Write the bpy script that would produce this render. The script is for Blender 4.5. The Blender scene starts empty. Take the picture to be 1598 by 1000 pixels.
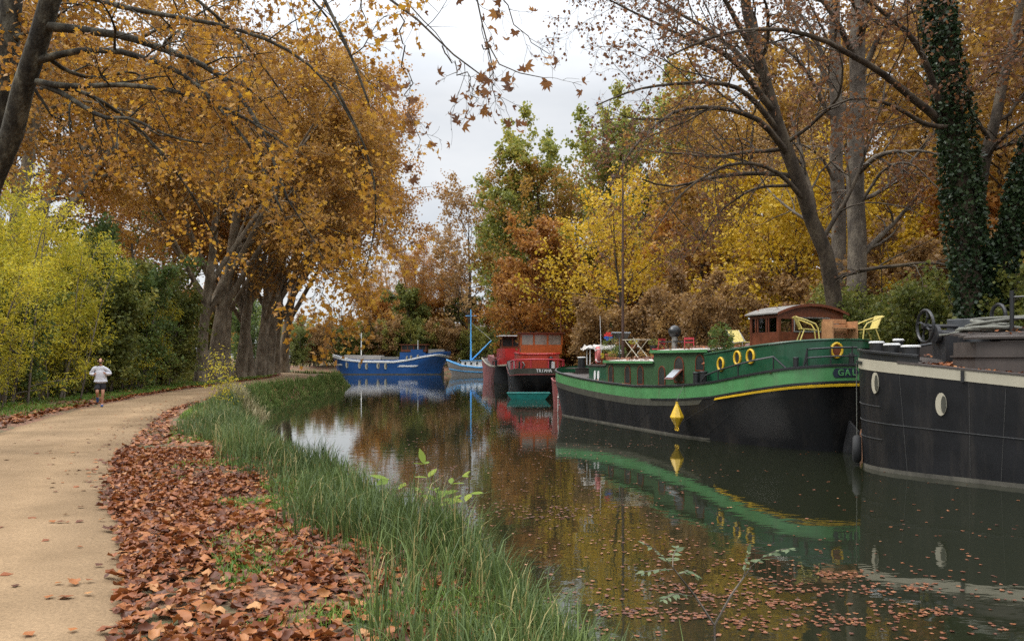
import bpy, math, random
import numpy as np
from mathutils import Vector
C = bpy.context; SC = C.scene; COL = SC.collection
R = math.radians
# ------------------------------------------------------------------ camera, sky, sun, exposure
FOC, HOR, HC = 1300.0, 560.0, 2.8          # focal length in photo pixels, horizon row, eye height above the water
cd = bpy.data.cameras.new('camera'); cam = bpy.data.objects.new('camera', cd); COL.objects.link(cam)
cam.location = (0, 0, HC); cam.rotation_euler = (R(90), 0, 0)
cd.sensor_width = 36; cd.lens = 36*FOC/1598; cd.shift_y = (HOR-500)/1598; cd.clip_start = .1; cd.clip_end = 4000
SC.camera = cam
SUN_EL, SUN_AZ = 50, 285
w = bpy.data.worlds.new("World"); SC.world = w; w.use_nodes = True
nt = w.node_tree; nt.nodes.clear(); N = nt.nodes.new; LK = nt.links.new
sky = N('ShaderNodeTexSky'); sky.sky_type = 'NISHITA'; sky.sun_disc = False
sky.sun_elevation = R(SUN_EL); sky.sun_rotation = R(SUN_AZ)
bgs = N('ShaderNodeBackground'); bgs.inputs[1].default_value = .1; LK(sky.outputs[0], bgs.inputs[0])
tc = N('ShaderNodeTexCoord'); sep = N('ShaderNodeSeparateXYZ'); LK(tc.outputs['Generated'], sep.inputs[0])
mp = N('ShaderNodeMapping'); mp.inputs['Scale'].default_value = (1.5, 1.5, 4.5); LK(tc.outputs['Generated'], mp.inputs[0])
nz = N('ShaderNodeTexNoise'); nz.inputs['Scale'].default_value = 1.6; nz.inputs['Detail'].default_value = 5; nz.inputs['Roughness'].default_value = .55
LK(mp.outputs[0], nz.inputs['Vector'])
cr = N('ShaderNodeValToRGB'); LK(nz.outputs[0], cr.inputs[0])
cr.color_ramp.elements[0].position = .3; cr.color_ramp.elements[0].color = (.55, .585, .635, 1)
cr.color_ramp.elements[1].position = .68; cr.color_ramp.elements[1].color = (.77, .78, .79, 1)
el = N('ShaderNodeMapRange'); LK(sep.outputs[2], el.inputs[0])      # an overcast sky is brighter overhead
el.inputs[1].default_value = .3; el.inputs[2].default_value = 1; el.inputs[3].default_value = .95; el.inputs[4].default_value = 5.5
bgc = N('ShaderNodeBackground'); LK(cr.outputs[0], bgc.inputs[0]); LK(el.outputs[0], bgc.inputs[1])
mx = N('ShaderNodeMixShader'); mx.inputs[0].default_value = .9; LK(bgs.outputs[0], mx.inputs[1]); LK(bgc.outputs[0], mx.inputs[2])
wo = N('ShaderNodeOutputWorld'); LK(mx.outputs[0], wo.inputs[0])
sd = bpy.data.lights.new('sun', 'SUN'); sd.energy = 1.5; sd.angle = R(14); sd.color = (1, .95, .87)
so = bpy.data.objects.new('sun', sd); COL.objects.link(so)
az = R(SUN_AZ); sdir = Vector((math.sin(az)*math.cos(R(SUN_EL)), math.cos(az)*math.cos(R(SUN_EL)), math.sin(R(SUN_EL))))
so.rotation_euler = sdir.to_track_quat('Z', 'Y').to_euler()
SC.view_settings.view_transform = 'Standard'; SC.view_settings.look = 'None'; SC.view_settings.gamma = 1
SC.view_settings.exposure = 0.36
SC.render.engine = 'CYCLES'; cy = SC.cycles
cy.max_bounces = 6; cy.diffuse_bounces = 3; cy.glossy_bounces = 3; cy.transmission_bounces = 3; cy.transparent_max_bounces = 8
cy.caustics_reflective = False; cy.caustics_refractive = False; cy.sample_clamp_indirect = 6; cy.use_denoising = False

# ------------------------------------------------------------------ helpers
def at(px, py, Y):                       # photo pixel at a depth -> world point
    return np.array([(px-799)/FOC*Y, Y, HC-(py-HOR)/FOC*Y])
def on_z(px, py, z):                     # photo pixel on a horizontal plane
    return at(px, py, (HC-z)*FOC/(py-HOR))
def link(o, parent=None):
    COL.objects.link(o)
    if parent: o.parent = parent
    return o
def tag(o, label=None, cat=None, group=None, kind=None):
    for k, v in (('label', label), ('category', cat), ('group', group), ('kind', kind)):
        if v: o[k] = v
    return o
def empty(name, loc, rz=0, **t):
    o = link(bpy.data.objects.new(name, None)); o.location = loc; o.rotation_euler.z = rz; o.empty_display_size = .2
    return tag(o, **t)
def copy_tree(o, loc, rz=0, sc=1, label=None, parent=None):
    c = o.copy(); COL.objects.link(c)
    if parent is not None: c.parent = parent
    else:
        c.location = loc; c.rotation_euler.z = rz; c.scale = (sc, sc, sc) if not hasattr(sc, '__len__') else sc
        if label: c['label'] = label
    for ch in list(o.children): copy_tree(ch, None, parent=c)
    return c
def mesh_np(name, V, faces, mat=None, parent=None, tint=None, smooth=False):
    V = np.asarray(V, np.float32).reshape(-1, 3)
    if isinstance(faces, np.ndarray): faces = [faces]
    faces = [f for f in faces if len(f)]
    me = bpy.data.meshes.new(name)
    tot = sum(f.size for f in faces); nf = sum(len(f) for f in faces)
    me.vertices.add(len(V)); me.vertices.foreach_set('co', V.ravel())
    me.loops.add(tot); me.loops.foreach_set('vertex_index', np.concatenate([f.ravel() for f in faces]).astype(np.int32))
    me.polygons.add(nf)
    lt = np.concatenate([np.full(len(f), f.shape[1]) for f in faces])
    me.polygons.foreach_set('loop_start', (np.cumsum(lt)-lt).astype(np.int32))
    if smooth: me.polygons.foreach_set('use_smooth', np.ones(nf, bool))
    if tint is not None:
        a = me.attributes.new('tint', 'FLOAT', 'FACE'); a.data.foreach_set('value', np.asarray(tint, np.float32))
    me.update(calc_edges=True)
    if mat: me.materials.append(mat)
    return link(bpy.data.objects.new(name, me), parent)
def rotz(a): c, s = math.cos(a), math.sin(a); return np.array([[c, -s, 0], [s, c, 0], [0, 0, 1.]])
def frame(d, up=(0, 0, 1)):
    d = np.asarray(d, float); d = d/np.linalg.norm(d); up = np.array(up, float)
    if abs(d@up) > .95: up = np.array([1., 0, 0])
    x = np.cross(up, d); x /= np.linalg.norm(x); y = np.cross(d, x)
    return x, y, d
class MB:                                # collects shapes, links them as ONE mesh object
    def __init__(s): s.v = []; s.f = []
    def add(s, vs, fs):
        o = len(s.v); s.v += [tuple(map(float, p)) for p in vs]; s.f += [tuple(i+o for i in f) for f in fs]; return s
    def box(s, c, sz, rz=0, ry=0, rx=0):
        x, y, z = np.array(sz)/2
        P = np.array([(-x,-y,-z),(x,-y,-z),(x,y,-z),(-x,y,-z),(-x,-y,z),(x,-y,z),(x,y,z),(-x,y,z)])
        if rx: c_, s_ = math.cos(rx), math.sin(rx); P = P@np.array([[1,0,0],[0,c_,-s_],[0,s_,c_]]).T
        if ry: c_, s_ = math.cos(ry), math.sin(ry); P = P@np.array([[c_,0,s_],[0,1,0],[-s_,0,c_]]).T
        P = P@rotz(rz).T+np.array(c)
        return s.add(P, [(3,2,1,0),(4,5,6,7),(0,1,5,4),(1,2,6,5),(2,3,7,6),(3,0,4,7)])
    def tube(s, pts, r, n=8, closed=False, caps=True):
        pts = [np.array(p, float) for p in pts]; m = len(pts)
        rr = r if hasattr(r, '__len__') else [r]*m
        vs = []; up = None
        for i, p in enumerate(pts):
            if closed: d = pts[(i+1) % m]-pts[i-1]
            else: d = pts[min(i+1, m-1)]-pts[max(i-1, 0)]
            d = d/(np.linalg.norm(d)+1e-9)
            if up is None: x, y, _ = frame(d)
            else:
                x = up-d*(up@d); x /= np.linalg.norm(x)+1e-9; y = np.cross(d, x)
            up = x
            for k in range(n):
                a = 2*math.pi*k/n; vs.append(p+rr[i]*(math.cos(a)*x+math.sin(a)*y))
        fs = []
        for i in range(m if closed else m-1):
            j = (i+1) % m
            for k in range(n): fs.append((i*n+k, i*n+(k+1) % n, j*n+(k+1) % n, j*n+k))
        if caps and not closed: fs += [tuple(range(n))[::-1], tuple((m-1)*n+k for k in range(n))]
        return s.add(vs, fs)
    def lathe(s, prof, c=(0, 0, 0), n=16, axis=(0, 0, 1)):  # prof: (radius, height)
        x, y, d = frame(axis); c = np.array(c, float); vs = []; m = len(prof)
        for r, h in prof:
            for k in range(n):
                a = 2*math.pi*k/n; vs.append(c+d*h+r*(math.cos(a)*x+math.sin(a)*y))
        fs = [(i*n+k, i*n+(k+1) % n, (i+1)*n+(k+1) % n, (i+1)*n+k) for i in range(m-1) for k in range(n)]
        fs += [tuple(range(n))[::-1], tuple((m-1)*n+k for k in range(n))]
        return s.add(vs, fs)
    def torus(s, c, Rr, r, axis=(0, 0, 1), n=24, m=8, sx=1, sy=1):
        x, y, d = frame(axis); c = np.array(c, float)
        return s.tube([c+Rr*(sx*math.cos(a)*x+sy*math.sin(a)*y) for a in np.linspace(0, 2*math.pi, n, endpoint=False)], r, m, closed=True)
    def grid(s, G, flip=False):
        G = np.asarray(G); a, b = G.shape[:2]
        fs = [(i*b+j, i*b+j+1, (i+1)*b+j+1, (i+1)*b+j) for i in range(a-1) for j in range(b-1)]
        if flip: fs = [f[::-1] for f in fs]
        return s.add(G.reshape(-1, 3), fs)
    def prism(s, poly, h, o=(0, 0, 0), ax=(1, 0, 0), ay=(0, 1, 0)):  # polygon in plane (ax, ay), pushed h along ax x ay
        ax = np.array(ax, float); ay = np.array(ay, float); nn = np.cross(ax, ay); o = np.array(o, float); n = len(poly)
        A = [o+ax*u+ay*v for u, v in poly]; B = [p+nn*h for p in A]
        return s.add(A+B, [tuple(range(n))[::-1], tuple(range(n, 2*n))]+[(i, (i+1) % n, (i+1) % n+n, i+n) for i in range(n)])
    def house(s, plan, zb, zt):          # walls and top over a plan, floor and top given as functions of (x, y)
        n = len(plan); A = [(x, y, zb(x, y)) for x, y in plan]; B = [(x, y, zt(x, y)) for x, y in plan]
        return s.add(A+B, [tuple(range(n))[::-1], tuple(range(n, 2*n))]+[(i, (i+1) % n, (i+1) % n+n, i+n) for i in range(n)])
    def build(s, name, mat, parent=None, smooth=False, bevel=0, auto=None, **t):
        me = bpy.data.meshes.new(name); me.from_pydata(s.v, [], s.f)
        if auto is not None or smooth:
            me.polygons.foreach_set('use_smooth', [True]*len(s.f))
        if auto is not None: me.set_sharp_from_angle(angle=R(auto))
        if mat: me.materials.append(mat)
        o = link(bpy.data.objects.new(name, me), parent)
        if bevel:
            b = o.modifiers.new('bevel', 'BEVEL'); b.width = bevel; b.segments = 2; b.limit_method = 'ANGLE'
        return tag(o, **t)
def arc(a0, a1, n, r=1, c=(0, 0)): return [(c[0]+r*math.cos(a), c[1]+r*math.sin(a)) for a in np.linspace(a0, a1, n)]

# ------------------------------------------------------------------ materials
def mat(name, col, rough=.6, metal=0, var=.25, scale=3.0, dirt=None, dirt_amt=.3, bump=0, bscale=30, spec=.5, coat=0):
    m = bpy.data.materials.new(name); m.use_nodes = True; t = m.node_tree; p = t.nodes['Principled BSDF']
    n = t.nodes.new; l = t.links.new
    co = n('ShaderNodeTexCoord')
    nz = n('ShaderNodeTexNoise'); nz.inputs['Scale'].default_value = scale; nz.inputs['Detail'].default_value = 6; nz.inputs['Roughness'].default_value = .65
    l(co.outputs['Object'], nz.inputs['Vector'])
    mr = n('ShaderNodeMapRange'); mr.inputs[1].default_value = .3; mr.inputs[2].default_value = .7
    mr.inputs[3].default_value = 1-var; mr.inputs[4].default_value = 1+var; l(nz.outputs[0], mr.inputs[0])
    mu = n('ShaderNodeMix'); mu.data_type = 'RGBA'; mu.blend_type = 'MULTIPLY'; mu.inputs[0].default_value = 1
    mu.inputs[6].default_value = (*col, 1); l(mr.outputs[0], mu.inputs[7]); out = mu.outputs[2]
    if dirt:
        n2 = n('ShaderNodeTexNoise'); n2.inputs['Scale'].default_value = scale*2.2; n2.inputs['Detail'].default_value = 8; n2.inputs['Roughness'].default_value = .7
        mpp = n('ShaderNodeMapping'); mpp.inputs['Scale'].default_value = (1, 1, .13); mpp.inputs['Location'].default_value = (3, 5, 7)
        l(co.outputs['Object'], mpp.inputs[0]); l(mpp.outputs[0], n2.inputs['Vector'])
        m2 = n('ShaderNodeMapRange'); m2.inputs[1].default_value = .5; m2.inputs[2].default_value = .75; m2.inputs[3].default_value = 0; m2.inputs[4].default_value = dirt_amt
        l(n2.outputs[0], m2.inputs[0])
        mm = n('ShaderNodeMix'); mm.data_type = 'RGBA'; l(m2.outputs[0], mm.inputs[0]); l(out, mm.inputs[6]); mm.inputs[7].default_value = (*dirt, 1); out = mm.outputs[2]
    l(out, p.inputs['Base Color'])
    rr = n('ShaderNodeMapRange'); rr.inputs[3].default_value = max(.03, rough-.1); rr.inputs[4].default_value = min(1, rough+.12); l(nz.outputs[0], rr.inputs[0]); l(rr.outputs[0], p.inputs['Roughness'])
    p.inputs['Metallic'].default_value = metal; p.inputs['Specular IOR Level'].default_value = spec; p.inputs['Coat Weight'].default_value = coat
    if bump:
        nb = n('ShaderNodeTexNoise'); nb.inputs['Scale'].default_value = bscale; nb.inputs['Detail'].default_value = 4; l(co.outputs['Object'], nb.inputs['Vector'])
        b = n('ShaderNodeBump'); b.inputs['Strength'].default_value = bump; b.inputs['Distance'].default_value = .02; l(nb.outputs[0], b.inputs['Height']); l(b.outputs[0], p.inputs['Normal'])
    return m
def leaf_mat(name, ramp, trans=.48, rough=.55, spec=.35):
    m = bpy.data.materials.new(name); m.use_nodes = True; t = m.node_tree; t.nodes.clear(); n = t.nodes.new; l = t.links.new
    a = n('ShaderNodeAttribute'); a.attribute_name = 'tint'
    c = n('ShaderNodeValToRGB'); e = c.color_ramp.elements
    while len(e) < len(ramp): e.new(.5)
    for i, (p, col) in enumerate(ramp): e[i].position = p; e[i].color = (*col, 1)
    l(a.outputs['Fac'], c.inputs[0])
    p = n('ShaderNodeBsdfPrincipled'); p.inputs['Roughness'].default_value = rough; p.inputs['Specular IOR Level'].default_value = spec; l(c.outputs[0], p.inputs['Base Color'])
    tr = n('ShaderNodeBsdfTranslucent'); l(c.outputs[0], tr.inputs[0])
    x = n('ShaderNodeMixShader'); x.inputs[0].default_value = trans; l(p.outputs[0], x.inputs[1]); l(tr.outputs[0], x.inputs[2])
    o = n('ShaderNodeOutputMaterial'); l(x.outputs[0], o.inputs[0])
    return m
def bark_mat(name, c1, c2, c3, scale=2.2):
    m = bpy.data.materials.new(name); m.use_nodes = True; t = m.node_tree; p = t.nodes['Principled BSDF']; n = t.nodes.new; l = t.links.new
    co = n('ShaderNodeTexCoord'); mpp = n('ShaderNodeMapping'); mpp.inputs['Scale'].default_value = (1, 1, .45); l(co.outputs['Object'], mpp.inputs[0])
    nz = n('ShaderNodeTexNoise'); nz.inputs['Scale'].default_value = scale; nz.inputs['Detail'].default_value = 8; nz.inputs['Roughness'].default_value = .7; l(mpp.outputs[0], nz.inputs['Vector'])
    c = n('ShaderNodeValToRGB'); e = c.color_ramp.elements; e.new(.5)
    for i, (q, cc) in enumerate(((.36, c1), (.5, c2), (.64, c3))): e[i].position = q; e[i].color = (*cc, 1)
    l(nz.outputs[0], c.inputs[0]); l(c.outputs[0], p.inputs['Base Color']); p.inputs['Roughness'].default_value = .9; p.inputs['Specular IOR Level'].default_value = .2
    n2 = n('ShaderNodeTexNoise'); n2.inputs['Scale'].default_value = scale*7; n2.inputs['Detail'].default_value = 6; l(mpp.outputs[0], n2.inputs['Vector'])
    b = n('ShaderNodeBump'); b.inputs['Strength'].default_value = .7; b.inputs['Distance'].default_value = .05; l(n2.outputs[0], b.inputs['Height']); l(b.outputs[0], p.inputs['Normal'])
    return m
def glass_mat(name, col=(.75, .8, .78)):
    m = bpy.data.materials.new(name); m.use_nodes = True; t = m.node_tree; t.nodes.clear(); n = t.nodes.new; l = t.links.new
    g = n('ShaderNodeBsdfGlossy'); g.inputs['Roughness'].default_value = .03; tr = n('ShaderNodeBsdfTransparent'); tr.inputs[0].default_value = (*col, 1)
    f = n('ShaderNodeFresnel'); f.inputs[0].default_value = 1.5; x = n('ShaderNodeMixShader'); l(f.outputs[0], x.inputs[0]); l(tr.outputs[0], x.inputs[1]); l(g.outputs[0], x.inputs[2])
    o = n('ShaderNodeOutputMaterial'); l(x.outputs[0], o.inputs[0]); return m
GOLD = leaf_mat('plane_leaf_gold', [(0, (.115,.055,.02)), (.3, (.26,.12,.026)), (.6, (.44,.22,.028)), (.85, (.58,.34,.035)), (1, (.36,.31,.06))])
RUST = leaf_mat('plane_leaf_rust', [(0, (.09,.045,.025)), (.4, (.20,.09,.04)), (.75, (.34,.16,.05)), (1, (.45,.27,.07))])
TAN = leaf_mat('plane_leaf_tan', [(0, (.13,.065,.025)), (.35, (.29,.145,.036)), (.7, (.46,.255,.048)), (.92, (.56,.37,.08)), (1, (.34,.31,.07))])
RUSTB = leaf_mat('orange_rust_leaf', [(0, (.19,.09,.03)), (.4, (.37,.165,.04)), (.75, (.53,.275,.05)), (1, (.60,.40,.09))])
AMBER = leaf_mat('amber_leaf', [(0, (.15,.085,.03)), (.35, (.31,.17,.035)), (.7, (.47,.28,.045)), (1, (.46,.37,.06))])
POPL = leaf_mat('poplar_leaf', [(0, (.10,.13,.035)), (.4, (.20,.23,.05)), (.7, (.36,.33,.06)), (1, (.52,.40,.07))])
TWIGL = leaf_mat('withered_leaf', [(0, (.07,.035,.02)), (.5, (.165,.075,.035)), (.8, (.28,.13,.045)), (1, (.46,.29,.07))])
BROWN = leaf_mat('leaf_brown', [(0, (.13,.075,.035)), (.4, (.26,.15,.06)), (.75, (.40,.24,.08)), (1, (.48,.32,.10))])
YELLOW = leaf_mat('leaf_yellow', [(0, (.20,.17,.03)), (.3, (.48,.33,.03)), (.7, (.66,.43,.03)), (1, (.74,.55,.07))], .45)
YGREEN = leaf_mat('leaf_yellow_green', [(0, (.14,.17,.02)), (.3, (.32,.31,.03)), (.65, (.60,.49,.035)), (1, (.74,.54,.05))], .5)
OLIVE = leaf_mat('leaf_olive', [(0, (.06,.08,.022)), (.4, (.14,.16,.035)), (.75, (.27,.25,.05)), (1, (.44,.33,.06))])
GREEN = leaf_mat('leaf_green', [(0, (.045,.08,.025)), (.5, (.11,.16,.04)), (.85, (.22,.25,.05)), (1, (.42,.36,.06))])
IVY = leaf_mat('leaf_ivy', [(0, (.012,.025,.01)), (.6, (.03,.055,.02)), (1, (.07,.10,.04))], .15, .4)
LITTER = leaf_mat('leaf_litter', [(0, (.045,.016,.009)), (.26, (.10,.031,.012)), (.56, (.205,.06,.015)), (.8, (.30,.11,.03)), (.92, (.42,.22,.09)), (.94, (.42,.12,.014)), (1, (.58,.32,.03))], .12, .5, .3)
GRASSM = leaf_mat('grass_blade', [(0, (.035,.055,.018)), (.45, (.07,.105,.032)), (.8, (.14,.185,.05)), (1, (.33,.27,.11))], .3, .5, .2)
LAWN = leaf_mat('lawn_blade', [(0, (.06,.12,.02)), (.6, (.13,.24,.03)), (1, (.26,.30,.06))], .4)
FARG = leaf_mat('far_grass_blade', [(0, (.07,.11,.03)), (.5, (.13,.19,.05)), (.85, (.21,.27,.08)), (1, (.38,.32,.13))], .4, .6, .15)
DRYG = leaf_mat('dry_grass', [(0, (.18,.15,.07)), (.6, (.33,.28,.14)), (1, (.45,.38,.2))], .3)
FLOATM = leaf_mat('floating_leaf', [(0, (.05,.018,.01)), (.4, (.125,.042,.018)), (.8, (.22,.085,.035)), (1, (.40,.22,.10))], .05, .4, .3)
PLANEB = bark_mat('plane_bark', (.08,.064,.045), (.165,.133,.094), (.28,.235,.17))
OLDB = bark_mat('olive_bark', (.014,.012,.009), (.04,.035,.025), (.12,.11,.08), 4.0)
DARKB = bark_mat('dark_bark', (.03,.024,.018), (.065,.05,.036), (.12,.095,.065))
GREYB = bark_mat('grey_bark', (.06,.05,.04), (.12,.10,.08), (.2,.17,.13))
M = dict(
 lgreen=mat('light_green_paint', (.075,.235,.085), .32, var=.18, scale=1.2, dirt=(.12,.15,.09), dirt_amt=.55, coat=.2, bump=.25, bscale=1.6),
 dgreen=mat('dark_green_paint', (.013,.075,.035), .3, var=.25, scale=1.1, dirt=(.05,.10,.06), dirt_amt=.4, coat=.2, bump=.25, bscale=1.6),
 cabgreen=mat('cabin_green_paint', (.035,.085,.035), .4, var=.18, scale=1.3, dirt=(.07,.10,.06), dirt_amt=.35),
 black=mat('black_hull_paint', (.008,.008,.009), .48, spec=.3, var=.4, scale=.9, dirt=(.05,.042,.035), dirt_amt=.55, bump=.25, bscale=1.6),
 grime=mat('weathered_olive_paint', (.05,.048,.034), .6, var=.3, scale=2, dirt=(.1,.095,.07), dirt_amt=.5),
 scum=mat('waterline_scum', (.085,.078,.06), .8, var=.5, scale=2.5, dirt=(.03,.03,.025), dirt_amt=.6),
 yellow=mat('yellow_paint', (.68,.42,.02), .35, var=.12, dirt=(.35,.24,.04), dirt_amt=.5),
 pyellow=mat('pale_yellow_paint', (.62,.50,.14), .4, var=.1),
 cream=mat('cream_paint', (.40,.365,.275), .5, var=.08, scale=1.5, dirt=(.33,.3,.22), dirt_amt=.5),
 white=mat('white_paint', (.72,.72,.70), .45, var=.08, dirt=(.45,.42,.36), dirt_amt=.4),
 mahog=mat('mahogany', (.14,.04,.018), .35, var=.35, scale=4, dirt=(.06,.02,.012), dirt_amt=.5),
 ofwood=mat('varnished_orange_wood', (.36,.095,.018), .3, var=.25, scale=3),
 plank=mat('cedar_planks', (.40,.20,.09), .6, var=.25, scale=5),
 dkmetal=mat('dark_iron', (.03,.03,.032), .5, var=.3, dirt=(.09,.07,.055), dirt_amt=.4),
 deckbr=mat('dark_brown_deck_paint', (.055,.044,.038), .55, var=.25, scale=1.5, dirt=(.11,.09,.075), dirt_amt=.5),
 rail=mat('black_rail_paint', (.018,.019,.02), .35, var=.3),
 red=mat('barge_red_paint', (.52,.03,.026), .38, var=.2, scale=.8, dirt=(.18,.03,.025), dirt_amt=.5),
 red2=mat('house_red_paint', (.52,.065,.03), .4, var=.2, scale=.8, dirt=(.2,.045,.03), dirt_amt=.5),
 maroon=mat('weathered_maroon_hull', (.24,.06,.055), .55, var=.3, scale=.8, dirt=(.26,.16,.14), dirt_amt=.5),
 blue=mat('navy_blue_paint', (.014,.078,.25), .35, var=.2, scale=.4, dirt=(.05,.08,.2), dirt_amt=.4),
 skyblue=mat('sky_blue_paint', (.10,.38,.72), .4, var=.1),
 greyhull=mat('grey_hull_paint', (.27,.25,.23), .5, var=.12),
 teal=mat('teal_paint', (.012,.19,.16), .45, var=.2, dirt=(.04,.13,.11), dirt_amt=.4),
 glassd=mat('dark_window_glass', (.03,.035,.035), .06, var=.3, spec=.8),
 glassm=mat('curtained_window_glass', (.24,.22,.18), .12, var=.4, scale=5, spec=.8),
 rubber=mat('tyre_rubber', (.02,.02,.02), .8, var=.3),
 rope=mat('grey_rope', (.15,.15,.125), .9, var=.3, scale=25, bump=.6, bscale=120),
 rope_w=mat('white_rope', (.55,.52,.47), .8, var=.2, scale=20),
 terra=mat('terracotta', (.33,.11,.05), .8, var=.2),
 pink=mat('faded_red_canvas', (.48,.13,.12), .7, var=.15),
 bred=mat('bright_red_paint', (.55,.05,.07), .4, var=.1),
 panel=mat('solar_panel_glass', (.32,.34,.36), .15, var=.1, metal=.3),
 steel=mat('weathered_steel', (.3,.29,.27), .45, metal=.6, var=.25),
 brown=mat('brown_painted_pole', (.075,.04,.03), .5, var=.3),
 canvas=mat('grey_white_tarpaulin', (.42,.39,.36), .8, var=.2, dirt=(.25,.2,.17), dirt_amt=.5),
 roofw=mat('pale_roof_paint', (.46,.43,.39), .6, var=.12, dirt=(.36,.31,.26), dirt_amt=.5),
 pinw_b=mat('pinwheel_blue', (.03,.12,.5), .4, var=0), pinw_r=mat('pinwheel_red', (.7,.04,.03), .4, var=0),
 wall=mat('house_plaster', (.62,.58,.5), .9, var=.1), tile=mat('clay_roof_tiles', (.40,.17,.11), .85, var=.3, scale=8),
 skin=mat('skin', (.45,.23,.15), .55, var=.06), beard=mat('dark_beard', (.03,.02,.015), .9, var=.2),
 shirt=mat('pale_sweatshirt', (.52,.52,.56), .9, var=.15, scale=5, bump=1.0, bscale=9), shorts=mat('black_shorts', (.012,.012,.016), .8, var=.2),
 shoe=mat('blue_running_shoe', (.02,.07,.22), .6, var=.2), sock=mat('white_sock', (.6,.6,.6), .9, var=.05),
)
PANE = glass_mat('clear_pane')

# ------------------------------------------------------------------ the lie of the land
LE = np.array([(8,-20),(5.5,-6),(2.4,.5),(.95,6.2),(-.4,9.4),(-2.0,13),(-4.3,17.2),(-6.6,22),(-9.2,29),(-11.7,37),(-13.6,45.5),(-14.9,60),(-16.4,84),(-19,95),(-26,106),(-40,117),(-70,127),(-160,136)], float)
RE = np.array([(34,-20),(26,0),(19,10),(15.8,20),(14.2,26),(12.7,32),(10.3,40),(8.4,48),(7,58),(6,70),(5,90),(4,110),(3,130),(1.5,150),(-2,156),(-20,158),(-60,160),(-160,165)], float)
PR = np.array([(-.4,-12),(-1.1,1.5),(-2.15,5.17),(-3.62,7.8),(-5.97,12.6),(-8.45,19),(-11.6,28.4),(-13.4,36.7),(-15.05,45.5),(-16.0,53),(-17.0,62),(-19.3,80),(-23.2,97),(-30,109),(-46,120),(-80,130)], float)
PW = 3.4; ZP = 1.05
def smooth_line(P, n):
    P = np.asarray(P, float); d = np.r_[0, np.cumsum(np.linalg.norm(np.diff(P, axis=0), axis=1))]
    t = np.linspace(0, d[-1], n); Q = np.c_[np.interp(t, d, P[:, 0]), np.interp(t, d, P[:, 1])]
    k = max(3, n//60)
    K = np.ones(2*k+1)/(2*k+1)
    for c in range(2): Q[k:-k, c] = np.convolve(Q[:, c], K, 'valid')
    return Q
LEs = smooth_line(LE, 400); REs = smooth_line(RE, 300); PRs = smooth_line(PR, 400)
def line_dist(X, Y, P):
    D = np.full(X.shape, 1e9)
    for a, b in zip(P[:-1], P[1:]):
        e = b-a; t = np.clip(((X-a[0])*e[0]+(Y-a[1])*e[1])/(e@e+1e-9), 0, 1)
        D = np.minimum(D, (X-a[0]-t*e[0])**2+(Y-a[1]-t*e[1])**2)
    return np.sqrt(D)
def in_poly(X, Y, P):
    r = np.zeros(X.shape, bool)
    for a, b in zip(P, np.roll(P, -1, 0)):
        c = (a[1] > Y) != (b[1] > Y); r ^= c & (X < (b[0]-a[0])*(Y-a[1])/(b[1]-a[1]+1e-12)+a[0])
    return r
CANAL = np.r_[LEs, REs[::-1]]
PN = np.gradient(PRs, axis=0); PN /= np.linalg.norm(PN, axis=1)[:, None]; PN = np.c_[-PN[:, 1], PN[:, 0]]   # to the left of the path's right edge
PATHPOLY = np.r_[PRs-PN*.15, (PRs+PN*(PW+.15))[::-1]]
def vnoise(X, Y, s, seed=0):
    r = np.random.RandomState(seed); v = 0
    for k in range(5):
        a = r.uniform(0, 6.28); f = s*r.uniform(.6, 1.7); v = v+np.sin(f*(X*math.cos(a)+Y*math.sin(a))+r.uniform(0, 6.28)+1.3*np.sin(f*.7*(Y*math.cos(a)-X*math.sin(a))))
    return v/5
LEc = LEs[::4]; REc = REs[::4]
def ground_z(X, Y):
    X = np.asarray(X, float); Y = np.asarray(Y, float)
    dl = line_dist(X, Y, LEc); dr = line_dist(X, Y, REc); left = dl < dr
    d = np.minimum(dl, dr); d = np.where(in_poly(X, Y, CANAL), -d, d)
    h = np.where(left, ZP, 1.5)
    t = np.clip((d+.25)/1.25, 0, 1); t = t*t*(3-2*t)
    z = np.where(d > -.25, -.25+(h+.25)*t, -.25-np.clip(-d-.25, 0, 1.2))
    bumps = .05*vnoise(X, Y, 1.1, 3)+.03*vnoise(X, Y, 3.1, 4)
    k = np.clip((d-1.0)/1.0, 0, 1)*np.clip(line_dist(X, Y, PRs[::4])/1.2, 0, 1)
    z = z+bumps*k
    ip = in_poly(X, Y, PATHPOLY); z = np.where(ip, ZP-.02, z)
    far = np.clip((np.hypot(X+10, Y-80)-140)/300, 0, 1)
    return z+far*2
def axis(lo, hi, fine_lo, fine_hi, f, g=1.18):
    a = list(np.arange(fine_lo, fine_hi+1e-6, f)); s = f
    while a[-1] < hi: s *= g; a.append(a[-1]+s)
    s = f
    while a[0] > lo: s *= g; a.insert(0, a[0]-s)
    return np.array(a)
gx = axis(-700, 700, -24, 8, .3); gy = axis(-120, 1200, 1, 62, .35)
GX, GY = np.meshgrid(gx, gy); GZ = ground_z(GX, GY)
b = GX.shape[1]; ii, jj = np.meshgrid(np.arange(GX.shape[0]-1), np.arange(b-1), indexing='ij'); q = (ii*b+jj).ravel()
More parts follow.
